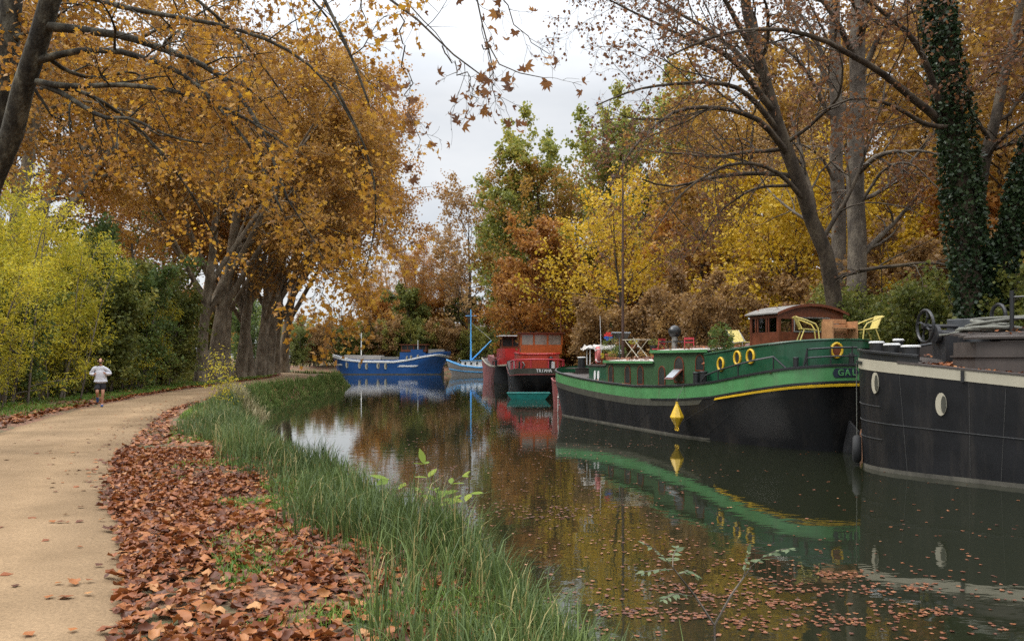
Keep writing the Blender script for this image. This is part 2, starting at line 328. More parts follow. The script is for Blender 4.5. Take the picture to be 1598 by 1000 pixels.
def ground_mat():
    m = bpy.data.materials.new('leafy_soil'); m.use_nodes = True; t = m.node_tree; p = t.nodes['Principled BSDF']; n = t.nodes.new; l = t.links.new
    co = n('ShaderNodeTexCoord')
    v = n('ShaderNodeTexVoronoi'); v.inputs['Scale'].default_value = 22; l(co.outputs['Object'], v.inputs['Vector'])
    c = n('ShaderNodeValToRGB'); e = c.color_ramp.elements; e[0].color = (.07,.035,.02,1); e[1].color = (.25,.115,.06,1)
    sp = n('ShaderNodeSeparateColor'); l(v.outputs['Color'], sp.inputs[0]); l(sp.outputs[0], c.inputs[0])
    nz = n('ShaderNodeTexNoise'); nz.inputs['Scale'].default_value = .7; nz.inputs['Detail'].default_value = 8; nz.inputs['Roughness'].default_value = .7; l(co.outputs['Object'], nz.inputs['Vector'])
    mr = n('ShaderNodeMapRange'); mr.inputs[1].default_value = .48; mr.inputs[2].default_value = .62; l(nz.outputs[0], mr.inputs[0])
    x = n('ShaderNodeMix'); x.data_type = 'RGBA'; l(mr.outputs[0], x.inputs[0]); l(c.outputs[0], x.inputs[6]); x.inputs[7].default_value = (.055,.075,.025,1)
    l(x.outputs[2], p.inputs['Base Color']); p.inputs['Roughness'].default_value = .95
    bb = n('ShaderNodeBump'); bb.inputs['Strength'].default_value = .8; bb.inputs['Distance'].default_value = .03; l(v.outputs['Distance'], bb.inputs['Height']); l(bb.outputs[0], p.inputs['Normal'])
    return m
tag(mesh_np('ground', np.c_[GX.ravel(), GY.ravel(), GZ.ravel()], np.c_[q, q+1, q+b+1, q+b], ground_mat(), smooth=True), kind='structure')
def path_mat():
    m = bpy.data.materials.new('sandy_gravel'); m.use_nodes = True; t = m.node_tree; p = t.nodes['Principled BSDF']; n = t.nodes.new; l = t.links.new
    co = n('ShaderNodeTexCoord')
    big = n('ShaderNodeTexNoise'); big.inputs['Scale'].default_value = .45; big.inputs['Detail'].default_value = 7; big.inputs['Roughness'].default_value = .62; l(co.outputs['Object'], big.inputs['Vector'])
    c = n('ShaderNodeValToRGB'); e = c.color_ramp.elements; e[0].position = .32; e[0].color = (.16,.105,.055,1); e[1].position = .68; e[1].color = (.265,.18,.103,1); l(big.outputs[0], c.inputs[0])
    fi = n('ShaderNodeTexNoise'); fi.inputs['Scale'].default_value = 42; fi.inputs['Detail'].default_value = 5; fi.inputs['Roughness'].default_value = .8; l(co.outputs['Object'], fi.inputs['Vector'])
    mr = n('ShaderNodeMapRange'); mr.inputs[1].default_value = .3; mr.inputs[2].default_value = .7; mr.inputs[3].default_value = .6; mr.inputs[4].default_value = 1.34; l(fi.outputs[0], mr.inputs[0])
    x = n('ShaderNodeMix'); x.data_type = 'RGBA'; x.blend_type = 'MULTIPLY'; x.inputs[0].default_value = 1; l(c.outputs[0], x.inputs[6]); l(mr.outputs[0], x.inputs[7])
    ac = n('ShaderNodeAttribute'); ac.attribute_name = 'across'; wr = n('ShaderNodeValToRGB'); e = wr.color_ramp.elements
    for q_ in (.2, .3, .42, .6, .74, .86): e.new(q_)
    for q_, v_ in zip(e, (.72, .9, 1.1, .95, .88, .96, 1.1, .92)): q_.color = (v_, v_*.98, v_*.95, 1)
    e[-1].position = 1; e[-1].color = (.66, .62, .56, 1); dn = n('ShaderNodeTexNoise'); dn.inputs['Scale'].default_value = .9; dn.inputs['Detail'].default_value = 5; l(co.outputs['Object'], dn.inputs['Vector'])
    ad = n('ShaderNodeMath'); ad.operation = 'MULTIPLY_ADD'; ad.inputs[1].default_value = .22; l(dn.outputs[0], ad.inputs[0]); sb = n('ShaderNodeMath'); sb.operation = 'SUBTRACT'; sb.inputs[1].default_value = .11; l(ac.outputs['Fac'], sb.inputs[0]); l(sb.outputs[0], ad.inputs[2]); l(ad.outputs[0], wr.inputs[0])
    x2 = n('ShaderNodeMix'); x2.data_type = 'RGBA'; x2.blend_type = 'MULTIPLY'; x2.inputs[0].default_value = .75; l(x.outputs[2], x2.inputs[6]); l(wr.outputs[0], x2.inputs[7])
    sv = n('ShaderNodeTexVoronoi'); sv.inputs['Scale'].default_value = 38; l(co.outputs['Object'], sv.inputs['Vector']); sm = n('ShaderNodeMapRange'); sm.inputs[1].default_value = .08; sm.inputs[2].default_value = .16; sm.inputs[3].default_value = .55; sm.inputs[4].default_value = 1; l(sv.outputs['Distance'], sm.inputs[0])
    x3 = n('ShaderNodeMix'); x3.data_type = 'RGBA'; x3.blend_type = 'MULTIPLY'; x3.inputs[0].default_value = .5; l(x2.outputs[2], x3.inputs[6]); l(sm.outputs[0], x3.inputs[7])
    l(x3.outputs[2], p.inputs['Base Color']); p.inputs['Roughness'].default_value = .95; p.inputs['Specular IOR Level'].default_value = .2
    bb = n('ShaderNodeBump'); bb.inputs['Strength'].default_value = .35; bb.inputs['Distance'].default_value = .02; l(fi.outputs[0], bb.inputs['Height']); l(bb.outputs[0], p.inputs['Normal'])
    return m
rng = np.random.RandomState(7)
tt = np.linspace(0, 1, 12)
pa = smooth_line(PR, 900); pn = np.gradient(pa, axis=0); pn /= np.linalg.norm(pn, axis=1)[:, None]; pn = np.c_[-pn[:, 1], pn[:, 0]]
e0 = .05*np.interp(np.arange(900), np.arange(0, 900, 3), rng.randn(300)); e1 = PW+.06*np.interp(np.arange(900), np.arange(0, 900, 3), rng.randn(300))
PG = np.zeros((900, 12, 3))
for k, u in enumerate(tt):
    PG[:, k, :2] = pa+pn*(e0*(1-u)+e1*u)[:, None]; PG[:, k, 2] = ZP+.004+.03*(1-(2*u-1)**2)
PG[:, 0, 2] = PG[:, -1, 2] = ZP-.03
mb = MB(); mb.grid(PG, flip=True); po = mb.build('path', path_mat(), smooth=True, kind='structure'); at_ = po.data.attributes.new('across', 'FLOAT', 'POINT'); at_.data.foreach_set('value', np.tile(tt, 900).astype(np.float32))
def water_mat():
    m = bpy.data.materials.new('canal_water'); m.use_nodes = True; t = m.node_tree; p = t.nodes['Principled BSDF']; n = t.nodes.new; l = t.links.new
    p.inputs['Base Color'].default_value = (.013,.015,.008,1); p.inputs['Roughness'].default_value = .025; p.inputs['IOR'].default_value = 2.05
    co = n('ShaderNodeTexCoord'); mpp = n('ShaderNodeMapping'); mpp.inputs['Scale'].default_value = (.8, 1.4, 1); l(co.outputs['Object'], mpp.inputs[0])
    a = n('ShaderNodeTexNoise'); a.inputs['Scale'].default_value = 1.6; a.inputs['Detail'].default_value = 3; l(mpp.outputs[0], a.inputs['Vector'])
    bb = n('ShaderNodeBump'); bb.inputs['Strength'].default_value = .06; bb.inputs['Distance'].default_value = .05; l(a.outputs[0], bb.inputs['Height']); l(bb.outputs[0], p.inputs['Normal'])
    return m
mb = MB(); mb.grid(np.array([[(x, y, 0) for x in np.linspace(-150, 40, 20)] for y in np.linspace(-15, 170, 20)]), flip=True); mb.build('water', water_mat(), kind='structure')

# ------------------------------------------------------------------ boats
class Boat:                              # local axes: x to the bow, y to port, z up from the water
    def __init__(s, name, stern, th, H, label, cat='boat', group='boats moored along the canal'):
        s.E = np.array(stern, float); s.t = R(th); s.rz = R(90+th); s.h = H
        s.root = empty(name, (stern[0], stern[1], 0), s.rz, label=label, cat=cat, group=group)
        s.a = np.array([-math.sin(s.t), math.cos(s.t)]); s.p = np.array([-math.cos(s.t), -math.sin(s.t)])
    def W(s, x, y, z): P = s.E+s.a*x+s.p*y; return (P[0], P[1], z)
class Hull:
    # deck outline: xs..xe long, half-breadth B, stern round (Ls, ns), bow round (Lb, nb); the same for the waterline outline
    def __init__(s, deck, water, sheer, knuckle=.55, pw=1.0):
        s.d, s.w, s.sh, s.kn, s.pw = deck, water, sheer, knuckle, pw
    def outline(s, u, o):
        xs, xe, B, Ls, ns, Lb, nb = o
        if u < .4: f = u/.4*math.pi/2; return np.array([xs+Ls*(1-math.cos(f)**(2/ns)), B*math.sin(f)**(2/ns)])
        if u > .6: f = (1-u)/.4*math.pi/2; return np.array([xe-Lb*(1-math.cos(f)**(2/nb)), B*math.sin(f)**(2/nb)])
        k = (u-.4)/.2; return np.array([(xs+Ls)*(1-k)+(xe-Lb)*k, B])
    def z(s, x): return float(np.interp(x, [p[0] for p in s.sh], [p[1] for p in s.sh]))
    def zs(s, u): return s.z(s.outline(u, s.d)[0])
    def pt(s, u, z, side=1, off=0):      # u 0 stern .. 1 bow
        zs = s.zs(u); k = float(np.clip(z/max(.05, zs-s.kn), 0, 1))**s.pw
        def q(u): u = min(max(u, 0), 1); return s.outline(u, s.w)*(1-k)+s.outline(u, s.d)*k
        P = q(u)
        if off:
            t = q(u+.004)-q(u-.004)
            if u < .004: t = np.array([0, 1.]) if off else t
            if u > .996: t = np.array([0, -1.])
            t = t/(np.linalg.norm(t)+1e-9); P = P+off*np.array([-t[1], t[0]])
        y = P[1]
        if off < 0: y = max(y, 0.0)
        return np.array([P[0], y*side, z])
    def us(s, u0=0, u1=1, n=44): return np.linspace(u0, u1, n)
    def ring(s, u0, u1, n):              # (u, side) around the hull; both sides when it spans an end
        return [(u, 1) for u in np.linspace(u0, u1, n)]
    def band(s, zlo, zhi, off=0, u0=0, u1=1, sides=(1, -1), n=46, nz=2):
        mb = MB()
        for sd in sides:
            G = [[s.pt(u, zlo(u)+(zhi(u)-zlo(u))*k/(nz-1), sd, off) for k in range(nz)] for u in np.linspace(u0, u1, n)]
            mb.grid(G, flip=(sd < 0))
        return mb
    def strip(s, zc, hh, thick, u0, u1, sides=(1,), n=40, off=0):   # solid rubbing strip along the hull
        mb = MB()
        for sd in sides:
            secs = []
            for u in np.linspace(u0, u1, n):
                z = zc(u); secs.append([s.pt(u, z-hh, sd, off-.03), s.pt(u, z-hh*.7, sd, off+thick), s.pt(u, z+hh*.7, sd, off+thick), s.pt(u, z+hh, sd, off-.03)])
            G = np.array(secs); mb.grid(G, flip=(sd < 0)); mb.add(G[0], [(0, 1, 2, 3)]); mb.add(G[-1], [(3, 2, 1, 0)])
        return mb
    def deck(s, zf, u0=0, u1=1, off=-.04, n=46):
        G = []
        for u in np.linspace(u0, u1, n):
            p = s.pt(u, zf(u), 1, off); G.append([(p[0], p[1]*k, p[2]+.05*(1-k*k)) for k in (1, .5, 0, -.5, -1)])
        mb = MB(); mb.grid(G, flip=True); return mb
    def plan(s, inset, x0, x1, n=40):    # closed plan outline between two x stations
        P = []
        for u in np.linspace(0, 1, 200):
            p = s.pt(u, s.zs(u), 1, -inset)
            if x0 <= p[0] <= x1: P.append((p[0], max(p[1], 0)))
        P = P[::max(1, len(P)//n)]+[P[-1]]
        up = [q for i, q in enumerate(P) if i == 0 or (q[0]-P[i-1][0])**2+(q[1]-P[i-1][1])**2 > 1e-4]
        return [(x, y) for x, y in up if y > .001]+[(x, -y) for x, y in up[::-1] if y > .001]
def railing(mb, pts, r=.022, posts=(), zdeck=None):
    mb.tube(pts, r, 6)
    for p, h in posts: mb.tube([p, (p[0], p[1], p[2]-h)], r, 6)
def arch_poly(w, h, n=9): return [(-w/2, 0), (w/2, 0)]+[(w/2*math.cos(a), h-w/2+w/2*math.sin(a)) for a in np.linspace(0, math.pi, n)]
def window(parent, c, w, h, n, frm, pane, arch=False, t=.05, out=.03, depth=.06):
    n = np.array(n, float); n /= np.linalg.norm(n); ax = np.cross((0, 0, 1), n); ay = np.array((0, 0, 1.)); c = np.array(c, float)
    outer = arch_poly(w, h) if arch else [(-w/2, 0), (w/2, 0), (w/2, h), (-w/2, h)]
    inner = [(u*(1-2*t/w), t+(v)*(1-2*t/h)) for u, v in outer]
    mb = MB(); k = len(outer)
    for a, z in ((outer, out), (inner, out), (inner, -depth)):
        mb.v += [tuple(c+ax*u+ay*v+n*z) for u, v in a]
    mb.v += [tuple(c+ax*u+ay*v-n*.02) for u, v in outer]
    for i in range(k):
        j = (i+1) % k; mb.f += [(i, j, k+j, k+i), (k+i, k+j, 2*k+j, 2*k+i), (3*k+i, 3*k+j, j, i)]
    f = mb.build('window', frm, parent)
    p = MB(); p.prism(inner, .01, c+n*(out*.3), ax, ay); p.build('pane', pane, f)
    return f
def text_obj(name, s, size, P, ax, up, m, parent, ext=.01, squeeze=1):
    cu = bpy.data.curves.new(name, 'FONT'); cu.body = s; cu.size = size; cu.extrude = ext; cu.align_x = 'CENTER'; cu.align_y = 'CENTER'; cu.offset = size*.025
    t = bpy.data.objects.new(name, cu); COL.objects.link(t); C.view_layer.update()
    me = bpy.data.meshes.new_from_object(t.evaluated_get(C.evaluated_depsgraph_get())); bpy.data.objects.remove(t)
    me.materials.clear(); me.materials.append(m)
    o = link(bpy.data.objects.new(name, me), parent)
    ax = np.array(ax, float)/np.linalg.norm(ax); up = np.array(up, float); nn = np.cross(ax, up); nn /= np.linalg.norm(nn); up = np.cross(nn, ax)
    for vtx in me.vertices:
        q = np.array(vtx.co); vtx.co = np.array(P)+ax*q[0]*squeeze+up*q[1]+nn*q[2]
    return o
def bollards(mb, top, P, r, h, lip=.02):
    mb.lathe([(r*1.25, 0), (r*1.25, .03), (r, .035), (r, h)], P, 16)
    top.lathe([(r*1.12, h), (r*1.12, h+.035), (r*.9, h+.05)], P, 16)

def pxof(b, P): q = b.W(*P); return 799+FOC*q[0]/q[1]
def side_point(b, h, px, dz=-.2, inset=0, u0=.0, u1=1.0):       # the station whose port side lies on the sight line of a photo column
    us = np.linspace(u0, u1, 500); e = [abs(pxof(b, h.pt(u, h.zs(u)+dz, 1, -inset))-px) for u in us]
    return us[int(np.argmin(e))]
# ---- green barge with the yellow strip
G = Boat('houseboat_barge', (10.3, 24.7), 18, None, 'long green and black barge with a yellow rubbing strip and a mahogany wheelhouse')
gh = Hull((0, 21, 2.4, 3.6, 2.5, 3.2, 2.3), (.6, 20.6, 2.3, 7.0, 1.75, 3.4, 2.1),
          [(0, 2.62), (.8, 2.52), (2.4, 2.27), (4.3, 2.0), (6, 1.86), (8, 1.76), (10, 1.71), (12.8, 1.77), (15.8, 1.91), (17.5, 2.03), (19.5, 2.2), (21, 2.42)], .6, 1.1)
B_ = .47
gh_b = gh.band(lambda u: -.3, lambda u: gh.zs(u)-B_, nz=12); gh_b.build('hull', M['black'], G.root, smooth=True)
gh.band(lambda u: -.05, lambda u: .065, off=.006).build('waterline_stain', M['scum'], G.root, smooth=True)
gh.band(lambda u: gh.zs(u)-B_-.28, lambda u: gh.zs(u)-B_, off=.012, u0=.415, u1=.97, sides=(1,)).build('weathered_strake', M['grime'], G.root, smooth=True)
gh.band(lambda u: gh.zs(u)-B_-.005, lambda u: gh.zs(u), off=.012).build('bulwark', M['lgreen'], G.root, smooth=True)
gh.band(lambda u: gh.zs(u)-.65, lambda u: gh.zs(u), off=-.05, u0=.55).build('bulwark_inside', M['dgreen'], G.root, smooth=True)
gh.strip(lambda u: gh.zs(u)+.0, .045, .05, 0, 1, sides=(1, -1), n=60).build('rail_cap', M['rail'], G.root)
gh.strip(lambda u: gh.zs(u)-B_-.02, .045, .035, 0, .47, sides=(1, -1)).build('rubbing_band', M['rail'], G.root)
gh.strip(lambda u: gh.zs(u)-B_-.115, .05, .06, 0, .405, sides=(1, -1)).build('rubbing_strip', M['yellow'], G.root, label='yellow rubbing strip along the stern')
for u0, u1 in ((.955, .972), (.978, .995)): gh.strip(lambda u: gh.zs(u)-B_-.06, .06, .03, u0, u1, n=4).build('bow_mark', M['yellow'], G.root)
zd = lambda u: gh.zs(u)-(.14 if u < .75 else .14+.4*min(1, (u-.75)/.1))
gh.deck(zd).build('deck', M['deckbr'], G.root)
for u in (.905, .955):                                    # pale oval plates on the bow, and a pair beside the bow trunk
    P = gh.pt(u, 1.12, 1, .01); T = gh.pt(u+.01, 1.12, 1)-gh.pt(u-.01, 1.12, 1); T /= np.linalg.norm(T); n_ = np.cross(T, (0, 0, 1.)); n_ = -n_ if n_[1] < 0 else n_
    mb = MB(); mb.prism([(.13*math.cos(a), .27*math.sin(a)) for a in np.linspace(0, 2*math.pi, 18, endpoint=False)], .025, P-n_*.0, np.cross((0, 0, 1), n_), (0, 0, 1)); mb.build('porthole', M['white'], G.root)
seam = mat('hull_weld_seam', (.028,.027,.026), .6)
for u in (.30, .40, .46, .52, .58, .68, .78, .88):        # vertical plate joints
    mb = MB(); zz = np.linspace(.08, gh.zs(u)-B_-.03, 8); mb.tube([gh.pt(u, z, 1, .002) for z in zz], .009, 4); mb.build('plate_seam', seam, G.root)
# bow trunk
mb = MB(); mb.house([(14.45, 1.62), (14.45, -1.62), (16.6, -1.55), (17.7, -.9), (17.9, 0), (17.7, .9), (16.6, 1.55)], lambda x, y: 1.2, lambda x, y: 2.44+.05*(1-y*y/2.6)); mb.build('bow_trunk', M['dgreen'], G.root)
mb = MB(); mb.house([(14.5, 1.68), (14.5, -1.68), (16.7, -1.6), (17.8, -.95), (18, 0), (17.8, .95), (16.7, 1.6)], lambda x, y: 2.47, lambda x, y: 2.53); mb.build('trunk_lid', M['deckbr'], G.root)
for x in (15.35, 15.75):
    mb = MB(); mb.prism([(.1*math.cos(a), .24*math.sin(a)) for a in np.linspace(0, 2*math.pi, 18, endpoint=False)], .03, (x, 1.6, 2.02), np.cross((0, 0, 1), (0, 1, 0)), (0, 0, 1)); mb.build('oval_plate', M['white'], G.root)
# cabins
def cabin(name, x0, x1, hy, zb, zt, wallm, over=.09, edge=True):
    mb = MB(); mb.house([(x0, hy), (x0, -hy), (x1, -hy), (x1, hy)], lambda x, y: zb, lambda x, y: zt); c = mb.build(name, wallm, G.root)
    nn = 9; ys = np.linspace(-hy-over, hy+over, nn)
    A = [(y, zt+.01+.12*(1-(y/(hy+over))**2)) for y in ys]
    mb = MB(); mb.prism([(-y, z-zt) for y, z in A][::1]+[(hy+over, -.05), (-hy-over, -.05)][::1], x1-x0+2*over, (x1+over, 0, zt), (0, -1, 0), (0, 0, 1)); r = mb.build('roof', M['roofw'], c)
    mb = MB()
    for sd in (1, -1): mb.box(((x0+x1)/2, sd*(hy+over+.022), zt-.012), (x1-x0+2*over, .04, .1))
    mb.box((x1+over+.022, 0, zt+.01), (.04, 2*hy+.2, .1)); mb.build('roof_edge', M['lgreen'], c)
    return c
cabB = cabin('fore_cabin', 9.75, 14.4, 1.65, 1.3, 2.68, M['cabgreen'])
cabC = cabin('mid_cabin', 5.6, 9.72, 1.7, 1.3, 3.10, M['cabgreen'])
for x, wd in ((13.85, .52), (12.15, .56), (10.95, .56)): window(cabB, (x, 1.65, 1.72), wd, .82, (0, 1, 0), M['mahog'], M['glassd'], True)
window(cabC, (9.0, 1.7, 1.74), .56, .8, (0, 1, 0), M['mahog'], M['glassd'], True)
wv = window(cabC, (7.65, 1.7, 1.9), .74, 1.0, (0, 1, 0), M['mahog'], M['glassd'], True)
mb = MB(); mb.box((7.65, 1.95, 2.22), (.66, .035, .56), rx=R(48)); s_ = mb.build('open_sash', M['mahog'], wv)
mb = MB(); mb.box((7.65, 1.97, 2.245), (.54, .02, .44), rx=R(48)); mb.build('sash_pane', M['panel'], wv)
window(cabC, (6.15, 1.7, 2.36), .62, .62, (0, 1, 0), M['mahog'], M['glassd'], True)
# raised after deck
pl = gh.plan(.5, .3, 5.55); zt = lambda x, y: 3.43-.085*min(max(x, 0), 6)
mb = MB(); mb.house(pl, lambda x, y: 1.5, zt); aft = mb.build('after_house', M['dgreen'], G.root)
mb = MB(); mb.tube([(x, y*1.004, zt(x, y)) for x, y in pl], .035, 6, closed=True); mb.build('roof_edge', M['dgreen'], aft)
def on_plan(x0):
    best = None
    for (xa, ya), (xb, yb) in zip(pl, pl[1:]):
        if ya > 0 and yb > 0 and min(xa, xb) <= x0 <= max(xa, xb):
            k = (x0-xa)/(xb-xa+1e-9); d = np.array([xb-xa, yb-ya]); d /= np.linalg.norm(d); n = np.array([-d[1], d[0]]); n = n if n[1] > 0 else -n
            best = (np.array([x0, ya+(yb-ya)*k]), n)
    return best
for x0, zz in ((4.45, 2.62), (3.45, 2.83), (2.75, 2.88), (.52, 3.06)):
    P, n_ = on_plan(x0); n3 = np.array([n_[0], n_[1], 0])
    mb = MB(); mb.torus((P[0]+n3[0]*.02, P[1]+n3[1]*.02, zz), .19, .042, n3, 22, 8, sx=.92, sy=1.12); ph = mb.build('porthole', M['yellow'], aft, smooth=True, label='yellow ringed porthole')
    mb = MB(); mb.lathe([(.17, -.02), (.17, .015), (.1, .018)], (P[0], P[1], zz), 18, n3); mb.build('pane', M['mahog'] if x0 < 1 else M['glassd'], ph)
# handrails on the side deck
mb = MB(); sp = lambda px: side_point(G, gh, px, 0, .1, 0, .8)
pts = [gh.pt(u, gh.zs(u)+h, 1, -.1) for u, h in ((sp(1093), .02), (sp(1100), .28), (sp(1125), .38), (sp(1150), .42), (sp(1180), .44), (sp(1207), .44), (sp(1227), .02))]
mb.tube(pts, .03, 6)
for u, h in ((sp(1121), .37), (sp(1152), .42), (sp(1207), .44)): mb.tube([gh.pt(u, gh.zs(u)-.12, 1, -.1), gh.pt(u, gh.zs(u)+h, 1, -.1)], .024, 6)
mb.build('handrail', M['rail'], G.root)
mb = MB()
u_a, u_b = sp(1254), sp(1260)
for hh in (.52, .27):
    mb.tube([gh.pt(u_a, gh.zs(u_a), 1, -.1), gh.pt(u_b, gh.zs(u_b)+hh, 1, -.1)]+[gh.pt(u, gh.zs(u)+hh, 1, -.1) for u in np.linspace(u_b*.95, .0, 14)], .028, 6)
for u in (u_b, sp(1296), sp(1330)): mb.tube([gh.pt(u, gh.zs(u)-.12, 1, -.1), gh.pt(u, gh.zs(u)+.56, 1, -.1)], .024, 6)
mb.build('handrail', M['rail'], G.root)
# bollards
def add_bollard(P, r, h, topm, parent):
    a, t = MB(), MB(); bollards(a, t, P, r, h); o = a.build('bollard', M['rail'], parent, smooth=False); t.build('cap', topm, o); return o
for u in (sp(1080), sp(1091)): add_bollard(gh.pt(u, gh.zs(u)-.1, 1, -.3), .13, .5, M['rail'], G.root)
u = sp(1240); add_bollard(gh.pt(u, gh.zs(u)-.12, 1, -.22), .08, .4, M['rail'], G.root); u = sp(1333); add_bollard(gh.pt(u, gh.zs(u)-.12, 1, -.22), .08, .42, M['rail'], G.root)
mb = MB(); mb.box((19.6, 0, 2.32), (1.3, 2.6, .05)); mb.box((19.0, 0, 1.9), (.06, 2.5, .8)); mb.build('foredeck_shelf', M['deckbr'], G.root)
for x, y in ((19.35, .75), (19.95, .55)): add_bollard((x, y, 2.34), .17, .52, M['white'], G.root)
# name board
nb = .07; pts = []
def onb(u, dz): return gh.pt(u, gh.zs(u)-.22+dz, 1, .03)
u0, u1 = side_point(G, gh, 1299, -.22, 0, 0, .5), 0.002; Gb = []
for k in np.linspace(0, 1, 24):
    u = u0+(u1-u0)*k; hh = .135*min(1, math.sqrt(max(0, min(k, 1-k)*9))+.04); Gb.append([onb(u, -hh), onb(u, hh)])
mb = MB(); mb.grid(Gb); brd = mb.build('name_board', mat('dark_blue_board', (.012, .02, .035), .5, var=.2), G.root)
for i, ch in enumerate('GAL'):
    u = side_point(G, gh, (1311, 1321.5, 1331.5)[i], -.22, 0, 0, .5); P = gh.pt(u, gh.zs(u)-.22, 1, .04); T = gh.pt(u-.008, gh.zs(u-.008)-.22, 1, .04)-gh.pt(u+.008, gh.zs(u+.008)-.22, 1, .04)
    text_obj('letter', ch, .26, P, T, (0, 0, 1), M['lgreen'], brd, .008)
# wheelhouse
wh = MB(); za, zt0, zt1 = 3.15, 4.3, 4.52; hy0, hy1 = -.95, 1.4; xa, xf = 1.95, 3.4; yc = (hy0+hy1)/2; hw = (hy1-hy0)/2
def roofz(y): return zt1-(zt1-zt0)*((y-yc)/hw)**2
for (x, y) in ((xa, hy0), (xa, hy1), (xf, hy0), (xf, hy1)): wh.box((x, y, (za+zt0)/2), (.1, .1, zt0-za))
for x in (xa, xf):
    wh.box((x, yc, 3.4), (.07, hw*2-.1, .5))
    ys = np.linspace(hy0+.05, hy1-.05, 13); wh.prism([(y-yc, roofz(y)-4.12) for y in ys[::-1]]+[(hy0+.05-yc, -.04), (hy1-.05-yc, -.04)], .07, (x-.035, yc, 4.1), (0, 1, 0), (0, 0, 1))
    for y in (hy0+.45, hy1-.5): wh.box((x, y, 3.87), (.075, .08, .47))
for y in (hy0, hy1):
    wh.box(((xa+xf)/2, y, 3.4), (xf-xa-.1, .07, .5)); wh.box(((xa+xf)/2, y, 4.15), (xf-xa-.1, .072, .1))
    for x in (xa+.5, xa+.62, xa+1.08, xa+1.2): wh.box((x, y, 3.87), (.06, .07, .47))
W_ = wh.build('wheelhouse', M['mahog'], G.root, bevel=.006)
mb = MB(); ys = np.linspace(hy0-.16, hy1+.16, 17); mb.prism([(y-yc, roofz(y)+.02-4) for y in ys]+[(y-yc, roofz(y)-.02-4) for y in ys[::-1]], xf-xa+.34, (xa-.17, yc, 4), (0, 1, 0), (0, 0, 1)); mb.build('roof', mat('weathered_roof_felt', (.22,.205,.185), .85, var=.15, dirt=(.13,.11,.09), dirt_amt=.5), W_, smooth=False)
for x_ in (xa-.2, xf+.17): mb = MB(); mb.prism([(y-yc, roofz(y)+.022-4) for y in ys]+[(y-yc, roofz(y)-.06-4) for y in ys[::-1]], .03, (x_, yc, 4), (0, 1, 0), (0, 0, 1)); mb.build('roof_trim', M['mahog'], W_)
mb = MB(); z0, z1 = 3.66, 4.1; y0, y1 = hy0+.49, hy1-.54
for a, b_ in (((y0, z0), (y1, z0)), ((y1, z0), (y1, z1)), ((y1, z1), (y0, z1)), ((y0, z1), (y0, z0))): mb.tube([(xa-.05, *a), (xa-.05, *b_)], .022, 4)
wf = mb.build('window', M['steel'], W_)
mb = MB(); mb.box((xa-.045, (y0+y1)/2, (z0+z1)/2), (.012, y1-y0, z1-z0)); mb.build('pane', PANE, wf)
for y, wd in ((hy0+.23, .36), (hy1-.27, .4)):
    mb = MB(); mb.box((xa, y, 3.88), (.012, wd, .46)); mb.build('window', PANE, W_)
for y in (hy0, hy1):
    mb = MB(); mb.box(((xa+xf)/2, y, 3.88), (xf-xa-.1, .012, .46)); mb.build('window', PANE, W_)
mb = MB(); mb.torus((2.9, .1, 3.75), .3, .03, (1, 0, .2), 24, 6)
for k in range(4): a = k*math.pi/2; mb.tube([(2.9, .1, 3.75), (2.9, .1+.3*math.cos(a), 3.75+.3*math.sin(a))], .02, 5)
mb.build('steering_wheel', M['dkmetal'], W_)
# mast, stove pipe, rudder
mb = MB(); mb.tube([(16.1, 0, 2.4), (16.1, 0, 8), (16.1, 0, 12.6)], [.075, .055, .03], 10); mb.tube([(16.1, .25, 11.6), (16.1, -.25, 11.6)], .02, 5); mb.build('mast', M['brown'], G.root)
mb = MB(); mb.tube([(11.6, -.3, 2.7), (11.6, -.3, 3.75)], .13, 12); sp_ = mb.build('stove_pipe', M['steel'], G.root)
mb = MB(); mb.lathe([(.05, 0), (.2, .06), (.28, .22), (.27, .34), (.16, .48), (.02, .53)], (11.6, -.3, 3.72), 16); mb.build('cowl', M['rail'], sp_, smooth=True)
mb = MB(); mb.prism([(-.15, -.5), (.95, -.5), (.95, .55), (.55, .85), (.2, 1.25), (0, 1.25)], .06, (.9, .03, .1), (-1, 0, 0), (0, 0, 1)); mb.tube([(.8, 0, 1.2), (.65, 0, 2.0)], .05, 8); mb.build('rudder', M['dkmetal'], G.root)
mb = MB(); mb.box((16.9, -.2, 3.95), (.04, 1.0, .5), ry=R(-55)); mb.tube([(16.9, -.2, 2.5), (16.9, -.2, 3.95)], .03, 6); mb.build('solar_panel', M['panel'], G.root)
# white mooring fender rope on the bow
mb = MB(); c = gh.pt(1, 1.3, 1, .0)
mb.tube([(21.02, .9+.35*math.cos(a), 1.45+.62*math.sin(a)) for a in np.linspace(0, 2*math.pi, 24)], .06, 8)
tag(mb.build('rope_fender', M['rope_w'], None, smooth=True), 'white rope loop fender hanging off the bow of the green barge', 'fender'); f_ = C.scene.objects['rope_fender']; f_.location = (*G.E, 0); f_.rotation_euler.z = G.rz
mb = MB(); mb.tube([(20.9, 1.2, 2.3), (21.05, 1.35, 1.6), (21.05, 1.4, .9), (21.0, 1.45, .02)], .03, 6)
for z in (.35, .75, 1.2, 1.6): mb.lathe([(.03, -.07), (.07, 0), (.03, .07)], (21.05, 1.4, z), 8)
o = mb.build('knotted_rope', M['rope_w'], None, label='knotted white rope hanging straight from the green bow to the water', cat='rope'); o.location = (*G.E, 0); o.rotation_euler.z = G.rz

def put(o, b, x, y, z, rz=0): o.location = b.W(x, y, z); o.rotation_euler.z = b.rz+rz; return o
def thing(name, b, x, y, z, rz=0, **t): e = empty(name, (0, 0, 0), **t); return put(e, b, x, y, z, rz)
